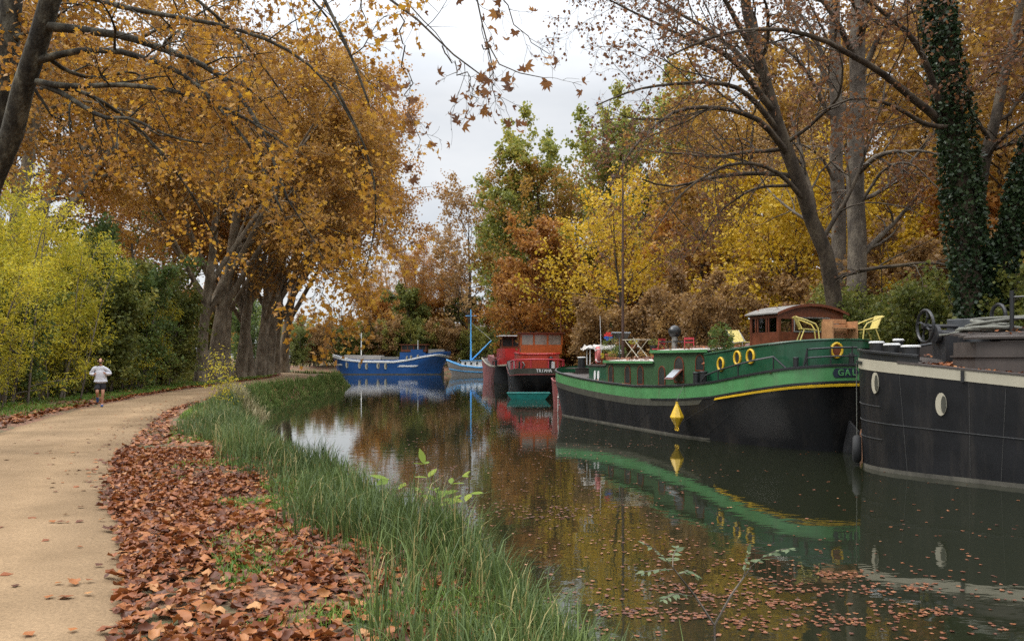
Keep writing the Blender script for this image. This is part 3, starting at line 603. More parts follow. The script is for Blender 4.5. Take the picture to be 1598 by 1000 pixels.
# yellow double-cone buoy
u = side_point(G, gh, 1056, -.3, -.3, .2, .8); P = gh.pt(u, 1.4, 1, .3); t = thing('marker_buoy', G, P[0], P[1], 0, label='yellow double cone buoy hanging on the flank of the green barge', cat='buoy')
mb = MB(); mb.lathe([(.03, .35), (.05, .37), (.25, .72), (.25, .75), (.05, 1.2), (.04, 1.28)], (0, 0, 0), 8); mb.build('body', M['yellow'], t)
mb = MB(); mb.torus((-.07, 0, .31), .055, .018, (0, 1, 0), 12, 6); mb.build('ring', M['yellow'], t); mb = MB(); mb.torus((.07, 0, .31), .055, .018, (0, 1, 0), 12, 6); mb.build('ring', M['yellow'], t)
mb = MB(); mb.tube([(0, 0, 1.32), (0, -.26, 1.85)], .01, 5); mb.build('line', M['rope'], t)
# deck chairs: yellow metal
def yellow_chair(x, y, z, rz, label, name='garden_chair'):
    t = thing(name, G, x, y, z, rz, label=label, cat='chair', group='pale yellow garden chairs on the after deck')
    mb = MB(); mb.box((0, 0, .34), (.46, .46, .025), ry=R(6)); mb.build('seat', M['pyellow'], t, bevel=.008)
    mb = MB(); mb.box((-.28, 0, .54), (.03, .42, .46), ry=R(-24)); mb.build('backrest', M['pyellow'], t, bevel=.01)
    for sy in (1, -1):
        mb = MB(); mb.tube([(-.4, sy*.24, .72), (-.1, sy*.27, .62), (.18, sy*.27, .5), (.26, sy*.25, .36), (.3, sy*.24, 0)], .022, 6); mb.build('armrest', M['pyellow'], t)
        mb = MB(); mb.tube([(-.14, sy*.22, .33), (-.26, sy*.24, 0)], .02, 6); mb.build('leg', M['pyellow'], t)
    return t
yellow_chair(1.15, .95, 3.36, R(-115), 'pale yellow metal armchair just in front of the wheelhouse window')
yellow_chair(.75, -.95, 3.38, R(80), 'pale yellow metal armchair at the stern end, right of the slatted bench')
t = thing('slatted_bench', G, 1.0, -.12, 3.36, R(90), label='cedar bench of wide horizontal planks between the two yellow chairs', cat='bench')
mb = MB()
for k in range(4): mb.box((0, -.24, .14+.155*k), (.85, .04, .135))
mb.build('backrest', M['plank'], t, bevel=.006)
mb = MB(); [mb.box((0, -.1+.13*k, .38), (.85, .11, .035)) for k in range(3)]; mb.build('seat', M['plank'], t)
mb = MB(); mb.v = []
for sx in (1, -1): mb = MB(); mb.box((sx*.45, 0, .3), (.045, .5, .6)); mb.build('side_panel', M['plank'], t)
# plants in pots on the bow
def leaf_blob(c, rx, ry, rz_, n, size, seed, up=.2):
    r = np.random.RandomState(seed); d = r.randn(n, 3); d /= np.linalg.norm(d, axis=1)[:, None]; rad = r.uniform(.25, 1, n)**.6
    return np.array(c)+d*rad[:, None]*np.array([rx, ry, rz_])
KITE = (np.array([(0, 0, 0), (.42, .45, .06), (0, 1, -.04), (-.42, .42, .06), (0, .45, -.03)], float), np.array([(0, 1, 4), (1, 2, 4), (2, 3, 4), (3, 0, 4)]))
KITE2 = (np.array([(0, 0, 0), (.45, .5, .1), (0, 1, 0), (-.45, .5, .1)], float), np.array([(0, 1, 2), (0, 2, 3)]))
LONG = (np.array([(0, 0, 0), (.16, .4, .03), (0, 1, -.1), (-.16, .4, .03)], float), np.array([(0, 1, 2), (0, 2, 3)]))
def star_leaf(curl=.25, seed=0):         # five-lobed plane leaf
    r = np.random.RandomState(seed); A = [(-90, .12), (-40, .34), (-12, .52), (12, .30), (42, .56), (66, .32), (90, .62), (114, .32), (138, .56), (168, .30), (192, .52), (220, .34)]
    P = [(0, .42, .0)]
    for a, q in A:
        q *= r.uniform(.88, 1.12); x, y = q*math.cos(R(a)), q*math.sin(R(a)); P.append((x, .42+y, curl*(q*q*1.6)*(1 if r.rand() < .8 else -.6)+r.uniform(-.03, .03)))
    k = len(A); return np.array(P), np.array([(0, i+1, (i+1) % k+1) for i in range(k)])
STAR = star_leaf(.18, 1)
def broad_leaf(roll=.5, seed=0):         # dry fallen plane leaf: broad blade, shallow lobes, rolled along one axis with a crumpled rim
    r = np.random.RandomState(seed); A = [(-90, .10), (-50, .36), (-14, .53), (14, .43), (42, .57), (66, .46), (90, .62), (114, .45), (138, .55), (166, .42), (194, .5), (230, .36)]
    P = [(0, .42, 0.)]; b0 = r.uniform(0, math.pi)
    for k_ in (.5, 1.0):
        for a, q in A:
            q *= k_*r.uniform(.9, 1.1); x, y = q*math.cos(R(a)), q*math.sin(R(a)); u = x*math.cos(b0)+y*math.sin(b0); th = u*roll*3.2
            x2 = x-math.cos(b0)*u+math.cos(b0)*math.sin(th)/(roll*3.2); y2 = y-math.sin(b0)*u+math.sin(b0)*math.sin(th)/(roll*3.2)
            P.append((x2, .42+y2, (1-math.cos(th))/(roll*3.2)+r.uniform(-.05, .05)*k_))
    n = len(A); F = [(0, i+1, (i+1) % n+1) for i in range(n)]
    for i in range(n): j = (i+1) % n; F += [(i+1, n+i+1, n+j+1), (i+1, n+j+1, j+1)]
    return np.array(P), np.array(F)
def place_leaves(T, P, size, rs, axis_dir=None, normal=None, spread=1.0):
    """leaf template copied to points P; tips hang down a little, normals random"""
    n = len(P); V, F = T
    d = rs.randn(n, 3) if axis_dir is None else np.asarray(axis_dir)+spread*rs.randn(n, 3)
    if axis_dir is None: d[:, 2] -= .5
    d /= np.linalg.norm(d, axis=1)[:, None]
    m = rs.randn(n, 3) if normal is None else np.asarray(normal)+spread*rs.randn(n, 3)
    if normal is None: m[:, 2] += .6
    x = np.cross(d, m); x /= np.linalg.norm(x, axis=1)[:, None]+1e-9; z = np.cross(x, d)
    s = (np.ones(n)*size)*rs.uniform(.65, 1.3, n)
    W = P[:, None, :]+s[:, None, None]*(V[None, :, 0:1]*x[:, None]+V[None, :, 1:2]*d[:, None]+V[None, :, 2:3]*z[:, None])
    Fa = F[None]+(np.arange(n)*len(V))[:, None, None]
    return W.reshape(-1, 3), Fa.reshape(-1, F.shape[1])
def clump(P, s, seed): return .5+.5*vnoise(P[:, 0]+.37*P[:, 2], P[:, 1]+.71*P[:, 2], s, seed)
def leaves_obj(name, P, size, seed, m, parent=None, T=KITE2, tint_mix=(.45, .45), cs=.9, **kw):
    rs = np.random.RandomState(seed); V, F = place_leaves(T, P, size, rs, **kw)
    tn = np.clip(tint_mix[0]*clump(P, cs, seed)+tint_mix[1]*rs.rand(len(P))+.5*(1-sum(tint_mix)), 0, 1)
    return mesh_np(name, V, F, m, parent, np.repeat(tn, len(T[1])))
def pot_plant(b, x, y, z, r, h, fol, hh, ww, n, size, label, potm=None, seed=1, T=KITE2):
    t = thing('potted_plant', b, x, y, z, label=label, cat='potted plant')
    if h:
        mb = MB(); mb.lathe([(r*.7, 0), (r, h*.85), (r*1.12, h*.86), (r*1.12, h), (r*.9, h), (r*.85, h*.9)], (0, 0, 0), 14); mb.build('pot', potm or M['terra'], t, smooth=False)
    P = leaf_blob((0, 0, h+hh*.5), ww, ww, hh*.55, n, size, seed); leaves_obj('foliage', P, size, seed, fol, t, T)
    rs = np.random.RandomState(seed); mb = MB()
    for k in range(6): a = rs.uniform(0, 6.28); mb.tube([(0, 0, h*.8), (ww*.4*math.cos(a), ww*.4*math.sin(a), h+hh*.45), (ww*.7*math.cos(a), ww*.7*math.sin(a), h+hh*.9)], .008, 4)
    mb.build('stem', DARKB, t); return t
pot_plant(G, 16.7, .9, 2.53, .17, .3, YGREEN, .2, .16, 60, .07, 'small terracotta pot of yellow flowers at the left end of the bow row of pots', seed=2)
pot_plant(G, 15.45, .95, 2.53, .24, .52, GREEN, .75, .38, 260, .11, 'tall terracotta pot with a feathery green shrub beside the rolled pink canvas', seed=3, T=LONG)
pot_plant(G, 14.95, 1.05, 2.53, .2, .36, OLIVE, .25, .2, 90, .08, 'low terracotta pot nearly bare of leaves next to the folding rack', seed=4)
pot_plant(G, 17.1, -.3, 2.53, .26, .4, GREEN, .5, .35, 200, .1, 'dark planter with green sprigs behind the bow bollards', potm=M['dkmetal'], seed=5)
pot_plant(G, 16.0, -.5, 3.3, .14, .2, YGREEN, .22, .2, 120, .06, 'small pot of bright lettuce-green leaves under the solar panel', seed=6)
pot_plant(G, 14.9, -1.0, 3.2, .16, .24, OLIVE, .3, .22, 120, .06, 'dark little pot on the table by the mast', potm=M['dkmetal'], seed=16)
pp = pot_plant(G, 5.35, 1.35, 2.55, .3, .3, GREEN, 1.15, .42, 750, .09, 'bushy trailing plant with a tall pale green shoot at the step of the mid cabin', seed=7)
mb = MB(); [mb.lathe([(.08, 0), (.12, .2), (.13, .2), (.1, .18)], (.1+.22*k, .35, -.05), 10, (0, .5, 1)) for k in (-1, 0, 1)]; mb.build('clay_pot', M['terra'], pp)
mb = MB(); mb.lathe([(.0, .34), (.2, .3), (.3, .12), (.31, 0), (.27, 0)], (0, 0, 0), 18); o = mb.build('basket', M['mahog'], None, smooth=True, label='upturned brown basket beside the trailing plant', cat='basket'); put(o, G, 4.6, .6, 3.02)
# rolled life ring, rack, tables and chairs, lounger, pinwheel
t = thing('life_ring', G, 16.0, 1.35, 2.55, label='faded pink life ring standing on edge at the bow', cat='life ring')
mb = MB(); mb.torus((0, 0, .43), .32, .1, (.25, 1, 0), 24, 10, sx=.75, sy=1.05); mb.build('ring', M['pink'], t, smooth=True)
mb = MB(); [mb.torus((.29*math.cos(a)*.75, -.07*math.cos(a), .43+.32*math.sin(a)), .11, .02, (-math.sin(a)*.75, .1, math.cos(a)), 12, 5) for a in (.8, 2.4, 4, 5.5)]; mb.build('band', M['white'], t)
t = thing('folding_rack', G, 13.95, .35, 2.8, R(12), label='pale folding drying rack with crossed legs on the fore cabin roof', cat='drying rack')
mb = MB()
for y in (-.28, .28): mb.tube([(-.55, y, 0), (.5, y, .86)], .018, 5)
mb.build('leg_frame', M['cream'], t); mb = MB()
for y in (-.24, .24): mb.tube([(.55, y, 0), (-.5, y, .86)], .018, 5)
mb.build('leg_frame', M['cream'], t); mb = MB(); [mb.tube([(x, -.3, .87), (x, .3, .87)], .012, 5) for x in np.linspace(-.6, .6, 9)]; [mb.tube([(-.62, y, .87), (.62, y, .87)], .018, 5) for y in (-.3, .3)]; mb.build('top_frame', M['cream'], t)
t = thing('folding_table', G, 11.9, -.5, 2.8, R(5), label='dark folding picnic table on the cabin roof by the stove pipe', cat='table')
mb = MB(); mb.box((0, 0, .75), (1.5, .7, .05)); mb.build('tabletop', M['dkmetal'], t)
for sx in (1, -1): mb = MB(); mb.tube([(sx*.55-.3, -.25, 0), (sx*.55+.3, .25, .73)], .03, 6); mb.tube([(sx*.55+.3, -.25, 0), (sx*.55-.3, .25, .73)], .03, 6); mb.build('leg', M['brown'], t)
def red_chair(x, y, rz, label):
    t = thing('folding_chair', G, x, y, 2.8, rz, label=label, cat='chair', group='red folding chairs at the roof table')
    mb = MB(); mb.box((0, 0, .44), (.4, .4, .03)); mb.build('seat', M['bred'], t)
    mb = MB(); mb.box((-.22, 0, .86), (.03, .42, .09)); mb.box((-.21, 0, .7), (.025, .42, .05)); mb.build('backrest', M['bred'], t)
    for sy in (1, -1):
        mb = MB(); mb.tube([(-.22, sy*.19, .9), (-.15, sy*.19, .45), (.2, sy*.19, 0)], .018, 5); mb.build('leg', M['bred'], t)
        mb = MB(); mb.tube([(.18, sy*.17, .44), (-.2, sy*.17, 0)], .018, 5); mb.build('leg', M['bred'], t)
red_chair(12.9, -.2, R(20), 'red folding chair at the bow end of the picnic table'); red_chair(10.5, -.4, R(160), 'red folding chair on the stern side of the stove pipe')
t = thing('sun_lounger', G, 7.9, -1.1, 3.2, R(175), label='yellow canvas lounger with a raised back on the mid cabin roof', cat='lounger')
mb = MB(); mb.box((-.3, 0, .45), (.03, .5, .8), ry=R(-45)); mb.build('backrest', M['pyellow'], t); mb = MB(); mb.box((.35, 0, .25), (.9, .5, .03)); mb.build('seat', M['pyellow'], t)
mb = MB(); [mb.tube([(-.62, s*.27, .75), (0, s*.27, .22), (.8, s*.27, .26)], .02, 5) for s in (1, -1)]; [mb.tube([(x, s*.27, .25), (x, s*.27, 0)], .02, 5) for x in (.7, 0) for s in (1, -1)]; mb.build('frame', M['steel'], t)
t = thing('pinwheel', G, 16.9, .4, 2.5, R(60), label='blue and red toy pinwheel standing on a thin stick at the bow', cat='pinwheel')
mb = MB(); mb.tube([(0, 0, 0), (0, 0, 1.4)], .012, 5); mb.build('stick', M['rail'], t)
for nm, mm, ks in (('petal', M['pinw_b'], (2, 3)), ('petal', M['pinw_r'], (0, 1))):
    mb = MB(); [mb.prism([(0, 0), (.2*math.cos(a), .2*math.sin(a)), (.24*math.cos(a+.5), .24*math.sin(a+.5)), (.13*math.cos(a+1), .13*math.sin(a+1))], .02, (0, 0, 1.4), (1, 0, 0), (0, 0, 1)) for k in ks for a in (k*math.pi/2, k*math.pi/2+.8)]; mb.build(nm, mm, t)
# white flat rack with leaves above bow bollards (a cloth-covered dish rack) 
t = thing('cloth_covered_table', G, 18.4, .2, 2.5, label='small table under a crumpled cream cloth at the bow', cat='table')
mb = MB(); ys = np.linspace(-.9, .9, 15); xs = np.linspace(-.35, .35, 7); rs = np.random.RandomState(3)
mb.grid([[(x, y, .95+.05*rs.randn()-(.16 if abs(y) > .85 or abs(x) > .33 else 0)) for y in ys] for x in xs]); mb.build('cloth', M['roofw'], t)
mb = MB(); mb.box((0, 0, .82), (.6, 1.6, .05)); mb.build('tabletop', M['white'], t); mb = MB(); [mb.tube([(x, y, 0), (x, y, .8)], .03, 6) for x in (-.2, .2) for y in (-.6, .6)]; mb.build('leg', M['white'], t)
mb = MB(); mb.tube([(18.8, -.1, 2.4), (19.0, -.1, 5.0)], [.02, .01], 5); o = mb.build('flagstaff', M['white'], G.root)

# ---- black barge in the foreground
K = Boat('cargo_barge', (10.0, 23.0), 38, None, 'black barge with a cream sheer band, foremost on the right', group='boats moored along the canal')
L_ = -24.
kh = Hull((L_, 0, 2.3, 3, 2.2, 2.6, 2.45), (L_+1, -.05, 2.22, 5, 1.8, 2.7, 2.35), [(L_, 2.3), (-12, 2.25), (-8, 2.3), (-5, 2.42), (-3.5, 2.55), (-2.2, 2.68), (-1, 2.78), (0, 2.86)], .3, 1)
kb = kh.band(lambda u: -.3, lambda u: kh.zs(u)-.25, nz=8); kb.build('hull', M['black'], K.root, smooth=True)
kh.band(lambda u: -.05, lambda u: .10, off=.008).build('waterline_stain', M['scum'], K.root, smooth=True)
kh.band(lambda u: kh.zs(u)-.27, lambda u: kh.zs(u), off=.014, nz=2).build('sheer_band', M['cream'], K.root, smooth=True)
for zz, ua, ub in ((1.58, .72, 1), (.78, .72, 1), (1.18, .45, .9)): kh.strip(lambda u: zz*kh.zs(u)/2.7, .011, .014, ua, ub, sides=(1,), off=.004).build('plate_seam', mat('worn_seam_paint', (.05, .05, .05), .6), K.root)
kh.strip(lambda u: kh.zs(u)+.005, .03, .03, .4, .66, sides=(1, -1)).build('gunwale', M['deckbr'], K.root)
kh.band(lambda u: kh.zs(u), lambda u: kh.zs(u)+.2, off=-.01, u0=side_point(K, kh, 1433, .1, 0, .3, 1), sides=(1, -1)).build('bow_bulwark', M['rail'], K.root)
kh.strip(lambda u: kh.zs(u)+.2, .035, .045, side_point(K, kh, 1433, .1, 0, .3, 1), 1, sides=(1, -1)).build('bow_rail', M['rail'], K.root)
kh.strip(lambda u: kh.zs(u)-.1, .03, .07, .80, .93, sides=(1,)).build('rubbing_bar', M['rail'], K.root)
kh.deck(lambda u: kh.zs(u)+(.02 if u > .66 else -.12), off=-.06).build('deck', M['deckbr'], K.root)
for px in (1404, 1514, 1572):
    u = side_point(K, kh, px, -.4, 0, .3, 1); mb = MB(); mb.tube([kh.pt(u, z, 1, .003) for z in np.linspace(.1, kh.zs(u)-.3, 8)], .008, 4); mb.build('plate_joint', mat('worn_joint_paint', (.045, .043, .04), .6), K.root)
# portholes with pale rims set into the side
def porthole(px, z):
    u = side_point(K, kh, px, z-2.6, 0, .3, 1); P = kh.pt(u, z, 1, .012); T = kh.pt(u+.01, z, 1)-kh.pt(u-.01, z, 1); T /= np.linalg.norm(T); n_ = np.cross(T, (0, 0, 1.)); n_ = n_ if n_[1] > 0 else -n_
    ax = np.cross((0, 0, 1), n_); el = lambda a, b, c=0: [(c+a*math.cos(t), b*math.sin(t)) for t in np.linspace(0, 2*math.pi, 26, endpoint=False)]
    mb = MB(); mb.prism(el(.125, .265), .03, P-n_*.012, ax, (0, 0, 1)); p = mb.build('porthole', M['cream'], K.root, label='pale oval porthole')
    mb = MB(); mb.prism(el(.055, .2, .062), .02, P+n_*.01, ax, (0, 0, 1)); mb.build('pane', M['grime'], p)
porthole(1366, 2.2); porthole(1471, 1.75)
u = side_point(K, kh, 1499, -.1, 0, .3, 1); P = kh.pt(u, kh.zs(u)-.16, 1, .03); mb = MB(); mb.box(P, (.07, .03, .26), rz=0); mb.build('side_cleat', M['rail'], K.root)
# bollards on the foredeck
for px, ins, r in ((1368, .42, .2), (1392, .42, .21), (1421, .45, .235)):
    u = side_point(K, kh, px, 0, ins, .3, 1); P = kh.pt(u, kh.zs(u)+.02, 1, -ins); add_bollard(P, r*.85, .36, M['white'], K.root)
add_bollard((-.5, -.35, 3.0), .13, .3, M['white'], K.root)
mb = MB(); mb.house([(-2.25, 2.1), (-2.25, -2.0), (-1.6, -2.05), (-1.6, 2.1)], lambda x, y: 2.3, lambda x, y: 2.69); mb.build('foredeck_step', M['deckbr'], K.root)
# tall curved bulwark along the far side
mb = MB(); pts = []
for u in np.linspace(.97, .55, 26): pts.append(kh.pt(u, 2.6, -1, -.05))
top = lambda x: float(np.interp(x, [-9, -4.6, -3, -1.6, -.6, 0], [3.8, 3.78, 3.66, 3.45, 3.2, 3.05]))
mb.grid([[(p[0], p[1], 2.3), (p[0], p[1], top(p[0]))] for p in pts]); mb.grid([[(p[0], p[1]-.06, 2.3), (p[0], p[1]-.06, top(p[0]))] for p in pts], flip=True)
mb.build('far_bulwark', M['deckbr'], K.root); mb = MB(); mb.tube([(p[0], p[1]-.03, top(p[0])) for p in pts], .045, 6); mb.build('bulwark_rail', M['rail'], K.root)
# windlass with its handwheel
wn = np.array([-.6, -.8, 0]); wc = np.array([-1.4, 0, 3.66]); wx = wc+wn*.62
wm = MB(); wm.lathe([(.12, -.42), (.24, -.4), (.24, -.3), (.13, -.28), (.13, .28), (.24, .3), (.24, .4), (.12, .42)], wx-np.array([0, 0, .22]), 18, wn); wm.box((wx[0], wx[1], 3.1), (.5, .7, .75), rz=.9); wm.tube([wc, wx+wn*.3], .05, 8)
win = wm.build('windlass', M['dkmetal'], K.root)
mb = MB(); mb.torus(wc, .42, .04, wn, 32, 8); x_, y_, d_ = frame(wn)
for k in range(4): a = k*math.pi/2+.2; mb.tube([wc, wc+.25*(math.cos(a+.25)*x_+math.sin(a+.25)*y_), wc+.41*(math.cos(a)*x_+math.sin(a)*y_)], .03, 6)
mb.lathe([(.07, -.08), (.09, 0), (.07, .08)], wc, 10, wn); mb.build('handwheel', M['rail'], win)
mb = MB(); mb.box((-2.2, -.95, 3.2), (1.1, .6, 1.3)); bx = mb.build('deck_locker', mat('grey_locker_paint', (.055, .06, .065), .45, var=.3, dirt=(.1, .1, .1), dirt_amt=.5), K.root, bevel=.02)
mb = MB(); mb.torus((-2.75, -1.1, 3.9), .3, .05, (.6, .8, 0), 24, 8); mb.build('hoop', M['rail'], K.root)
# raised coaming with a planked hatch roof
pl2 = [(-2.75, 1.25), (-2.5, .9), (-2.5, -1.3), (-14, -1.3), (-14, 1.55), (-3.3, 1.55)]
mb = MB(); mb.house(pl2, lambda x, y: 2.1, lambda x, y: 2.84); co = mb.build('hatch_coaming', M['deckbr'], K.root)
sc = lambda P, s: [(x*1+(.05 if x > -5 else 0)*s, y*(1+.03*s)) for x, y in P]
mb = MB(); mb.house(sc(pl2, 1), lambda x, y: 2.842, lambda x, y: 2.885); mb.build('lip', M['deckbr'], co)
mb = MB(); mb.house(sc(pl2, -.3), lambda x, y: 2.887, lambda x, y: 3.2); mb.build('upper_coaming', M['deckbr'], co)
mb = MB(); rs = np.random.RandomState(4)
for k in range(13):
    y = -1.28+.235*k; x1 = -2.45-.9*max(0, (y-.85)); mb.box(((x1-14.2)/2, y, 3.235+.22*(1-((y-.1)/1.7)**2)+.006*rs.randn()), (x1+14.2, .215, .05), rx=-R(10)*(y-.1)/1.6)
mb.build('hatch_roof', M['deckbr'], co)
mb = MB(); mb.tube([(-3.8, .8, 3.3), (-3.8, .8, 4.4)], .05, 8)
for z in (3.75, 4.25): mb.tube([(-3.8, .8, z), (-7, .8, z-.05)], .022, 6)
mb.tube([(-7, .8, 3.3), (-7, .8, 4.4)], .05, 8); mb.build('railing', M['rail'], K.root)
t = thing('rope_coil', K, -3.2, .3, 3.44, label='heap of grey green mooring rope coiled on the hatch of the black barge', cat='rope')
mb = MB(); rs = np.random.RandomState(8); pts = []
for k in range(150):
    a = k*.33; rr = .46+.16*math.sin(k*.11)+.07*math.sin(k*.047*3); pts.append((rr*1.15*math.cos(a)+.1*math.sin(k*.05), rr*.95*math.sin(a)+.12*math.cos(k*.04), .04+.36*abs(math.sin(k*.021+.15*math.sin(a*1.0)))*(.55+.45*math.cos(a*.5+k*.013))))
mb.tube(pts, .042, 7); mb.build('coil', M['rope'], t, smooth=True)
mb = MB(); mb.tube([(.5, .35, .05), (.75, .6, -.02), (.9, .35, -.03), (1.1, .45, -.05)], .03, 6); mb.build('loose_end', M['rope'], t, smooth=True)
us_ = np.linspace(.8, 1, 300); u = us_[int(np.argmin([pxof(K, kh.pt(v, .4, 1)) for v in us_]))]; P = kh.pt(u-.004, .4, 1, .13); t = thing('tyre', K, P[0], P[1], .42, label='black tyre fender hanging at the waterline on the bow of the black barge', cat='tyre')
mb = MB(); T2 = kh.pt(u-.01, .4, 1)-kh.pt(u+.01, .4, 1); nrm = np.array([-T2[1], T2[0], 0])/np.linalg.norm(T2); mb.torus((0, 0, 0), .26, .115, nrm, 26, 10); mb.build('tread', M['rubber'], t, smooth=True)
mb = MB(); q_ = kh.pt(u-.004, 2.7, 1, .06)-P; mb.tube([(0, 0, .25), (q_[0]*.5, q_[1]*.5, 1.3), (q_[0], q_[1], 2.3)], .012, 5); mb.build('line', M['rope'], t)

# ---- rust-red tender tucked in beside the green bow
T_ = Boat('tender', (3.1, 46.6), 0, None, 'weathered rust red tender squeezed in front of the bow of the green barge'); th_ = Hull((0, 4.2, .75, 1.2, 2.2, 1.6, 2.1), (.2, 4, .65, 1.2, 2, 1.6, 2), [(0, 1.5), (4.2, 1.7)], .2, 1)
th_.band(lambda u: -.2, lambda u: th_.zs(u), nz=4).build('hull', M['maroon'], T_.root, smooth=True); th_.strip(lambda u: th_.zs(u), .05, .04, 0, 1, sides=(1, -1)).build('gunwale', M['maroon'], T_.root); th_.deck(lambda u: th_.zs(u)-.3).build('deck', M['deckbr'], T_.root)

# ---- red barge, stern towards us
D = Boat('barge', (.3, 93), 6, None, 'dark red barge seen stern on, right of the pale sailing boat')
dh = Hull((0, 24, 2.2, 3.2, 2.1, 3, 2.2), (.8, 23, 2.1, 6.5, 1.5, 3.5, 2), [(0, 2.1), (2, 1.95), (6, 1.9), (14, 2.2), (24, 3.1)], .25, 1.1)
dh.band(lambda u: -.3, lambda u: dh.zs(u), nz=8, u0=.3).build('hull', M['maroon'], D.root, smooth=True)
dh.band(lambda u: -.3, lambda u: dh.zs(u), nz=8, u1=.3).build('counter', M['black'], D.root, smooth=True)
dh.strip(lambda u: dh.zs(u)+.02, .1, .06, 0, 1, sides=(1, -1)).build('rail', M['cream'], D.root)
dh.deck(lambda u: dh.zs(u)-.1).build('deck', M['deckbr'], D.root)
dh.band(lambda u: dh.zs(u)+.1, lambda u: dh.zs(u)+1.0-.5*min(1, u/.4), off=-.12, u1=.4).build('stern_bulwark', M['red'], D.root)
pl3 = dh.plan(.7, 1.2, 6.5); mb = MB(); mb.house(pl3, lambda x, y: 1.9, lambda x, y: 4.0); hs = mb.build('after_house', M['red'], D.root)
mb = MB(); mb.prism([(0, -.3), (.25, 0), (0, .3), (-.25, 0)], .04, (1.25, .55, 3.35), (0, -1, 0), (0, 0, 1)); mb.build('porthole', M['cream'], hs)
mb = MB(); [mb.box((x, y, 4.65), (.12, .12, 1.3)) for x in (2.2, 4.6) for y in (-1.2, 1.2, 0)]; mb.box((3.4, 0, 4.1), (2.5, 2.5, .3)); mb.box((3.4, 0, 5.3), (2.5, 2.5, .12)); dw = mb.build('wheelhouse', M['mahog'], D.root)
mb = MB(); mb.box((3.4, 0, 4.75), (2.36, 2.36, 1.0)); mb.build('window', M['glassd'], dw); mb = MB(); mb.house([(1.7, 1.6), (5.1, 1.6), (5.1, -1.6), (1.7, -1.6)], lambda x, y: 5.38, lambda x, y: 5.5+.12*(1-(y/1.6)**2)); mb.build('roof', M['white'], dw)
mb = MB(); mb.house([(9, 1.5), (9, -1.5), (20, -1.5), (20, 1.5)], lambda x, y: 1.9, lambda x, y: 2.9+.04*(x-9)); mb.build('hold_cover', M['maroon'], D.root)
mb = MB(); mb.tube([(.8, -1.55, 2.0), (.8, -1.55, 5.3)], .13, 10); mb.lathe([(.22, 0), (.22, .8), (.13, .9)], (.8, -1.55, 2.0), 12); mb.build('funnel', M['rail'], D.root)
for i, (x, y) in enumerate(((1.2, 2.0), (3.2, 1.9), (5.5, 1.9))): add_bollard((x, y, dh.z(x)), .16, .6, M['dkmetal'], D.root)
pot_plant(D, 9.5, 1.3, 3.0, .3, .5, GREEN, 1.5, .7, 400, .2, 'green conical shrub in a pot aboard the dark red barge', seed=11)
pot_plant(D, 7.0, .8, 3.0, .4, .4, YGREEN, 1.2, .9, 400, .2, 'pale yellow green bush aboard the dark red barge', seed=12)

# ---- barge with the orange wood wheelhouse, name on its stern
F_ = Boat('barge', (2.3, 69), 2, None, 'black hulled barge with an orange wood wheelhouse and TRIANA on its stern')
fh = Hull((0, 20, 2.25, 2.4, 2.6, 3, 2.2), (.9, 19, 2.1, 5.5, 1.7, 3.5, 2), [(0, 2.02), (2, 1.9), (6, 1.8), (12, 2.0), (20, 2.8)], .55, 1.0)
fh.band(lambda u: -.3, lambda u: fh.zs(u)-.0, nz=10).build('hull', M['black'], F_.root, smooth=True)
fh.strip(lambda u: fh.zs(u)-.5, .05, .05, 0, .6, sides=(1, -1)).build('rubbing_strip', M['maroon'], F_.root)
fh.band(lambda u: fh.zs(u)-.46, lambda u: fh.zs(u)+.02, off=.02, u1=.55).build('stern_band', M['grime'], F_.root, smooth=True)
fh.deck(lambda u: fh.zs(u)-.05).build('deck', M['deckbr'], F_.root)
mb = MB()
for hh in (.75,):
    for sd in (1, -1): mb.tube([fh.pt(u, fh.zs(u)+hh, sd, -.05) for u in np.linspace(0, .45, 20)], .07, 6)
for sd in (1, -1): [mb.tube([fh.pt(u, fh.zs(u), sd, -.05), fh.pt(u, fh.zs(u)+.75, sd, -.05)], .06, 6) for u in (.06, .17, .27, .36, .44)]
mb.build('stern_rail', M['bred'], F_.root)
pl4 = fh.plan(.45, .5, 8); mb = MB(); mb.house(pl4, lambda x, y: 1.7, lambda x, y: 3.15+.15*min(1, abs(x)/3)); fo = mb.build('after_house', M['red2'], F_.root)
mb = MB(); mb.tube([(x, y*1.0, 3.18+.15*min(1, abs(x)/3)) for x, y in pl4], .09, 6, closed=True); mb.build('roof_edge', M['red'], fo)
for yy in (1.45, .95):
    mb = MB(); mb.torus((.62+.06, yy, 2.3), .22, .06, (-1, .4, 0), 16, 6); mb.build('porthole', M['steel'], fo)
mb = MB(); hx0, hx1, hw_ = 2.2, 5.2, 1.75
mb.box(((hx0+hx1)/2, -.3, 3.62), (hx1-hx0, hw_*2, .8)); mb.box(((hx0+hx1)/2, -.3, 4.93), (hx1-hx0, hw_*2, .14))
for y in (-2.05, -.82, .35, 1.45): [mb.box((x, y, 4.45), (.14, .16, .95)) for x in (hx0+.07, hx1-.07)]
mb.box((hx0+1.5, 1.44, 4.45), (.16, .14, .95)); fw = mb.build('wheelhouse', M['ofwood'], F_.root)
for y, wd in ((.9, .95), (-.23, 1.02), (-1.43, 1.05)): mb = MB(); mb.box((hx0+.06, y, 4.44), (.03, wd, .84)); mb.build('window', M['glassm'], fw)
for x in (hx0+.75, hx0+2.25): mb = MB(); mb.box((x, 1.42, 4.44), (1.3, .03, .84)); mb.build('window', M['glassm'], fw)
mb = MB(); mb.house([(hx0-.3, 1.7), (hx1+.3, 1.7), (hx1+.3, -2.3), (hx0-.3, -2.3)], lambda x, y: 5.0, lambda x, y: 5.06+.1*(1-((y+.3)/2)**2)); mb.build('roof', M['mahog'], fw)
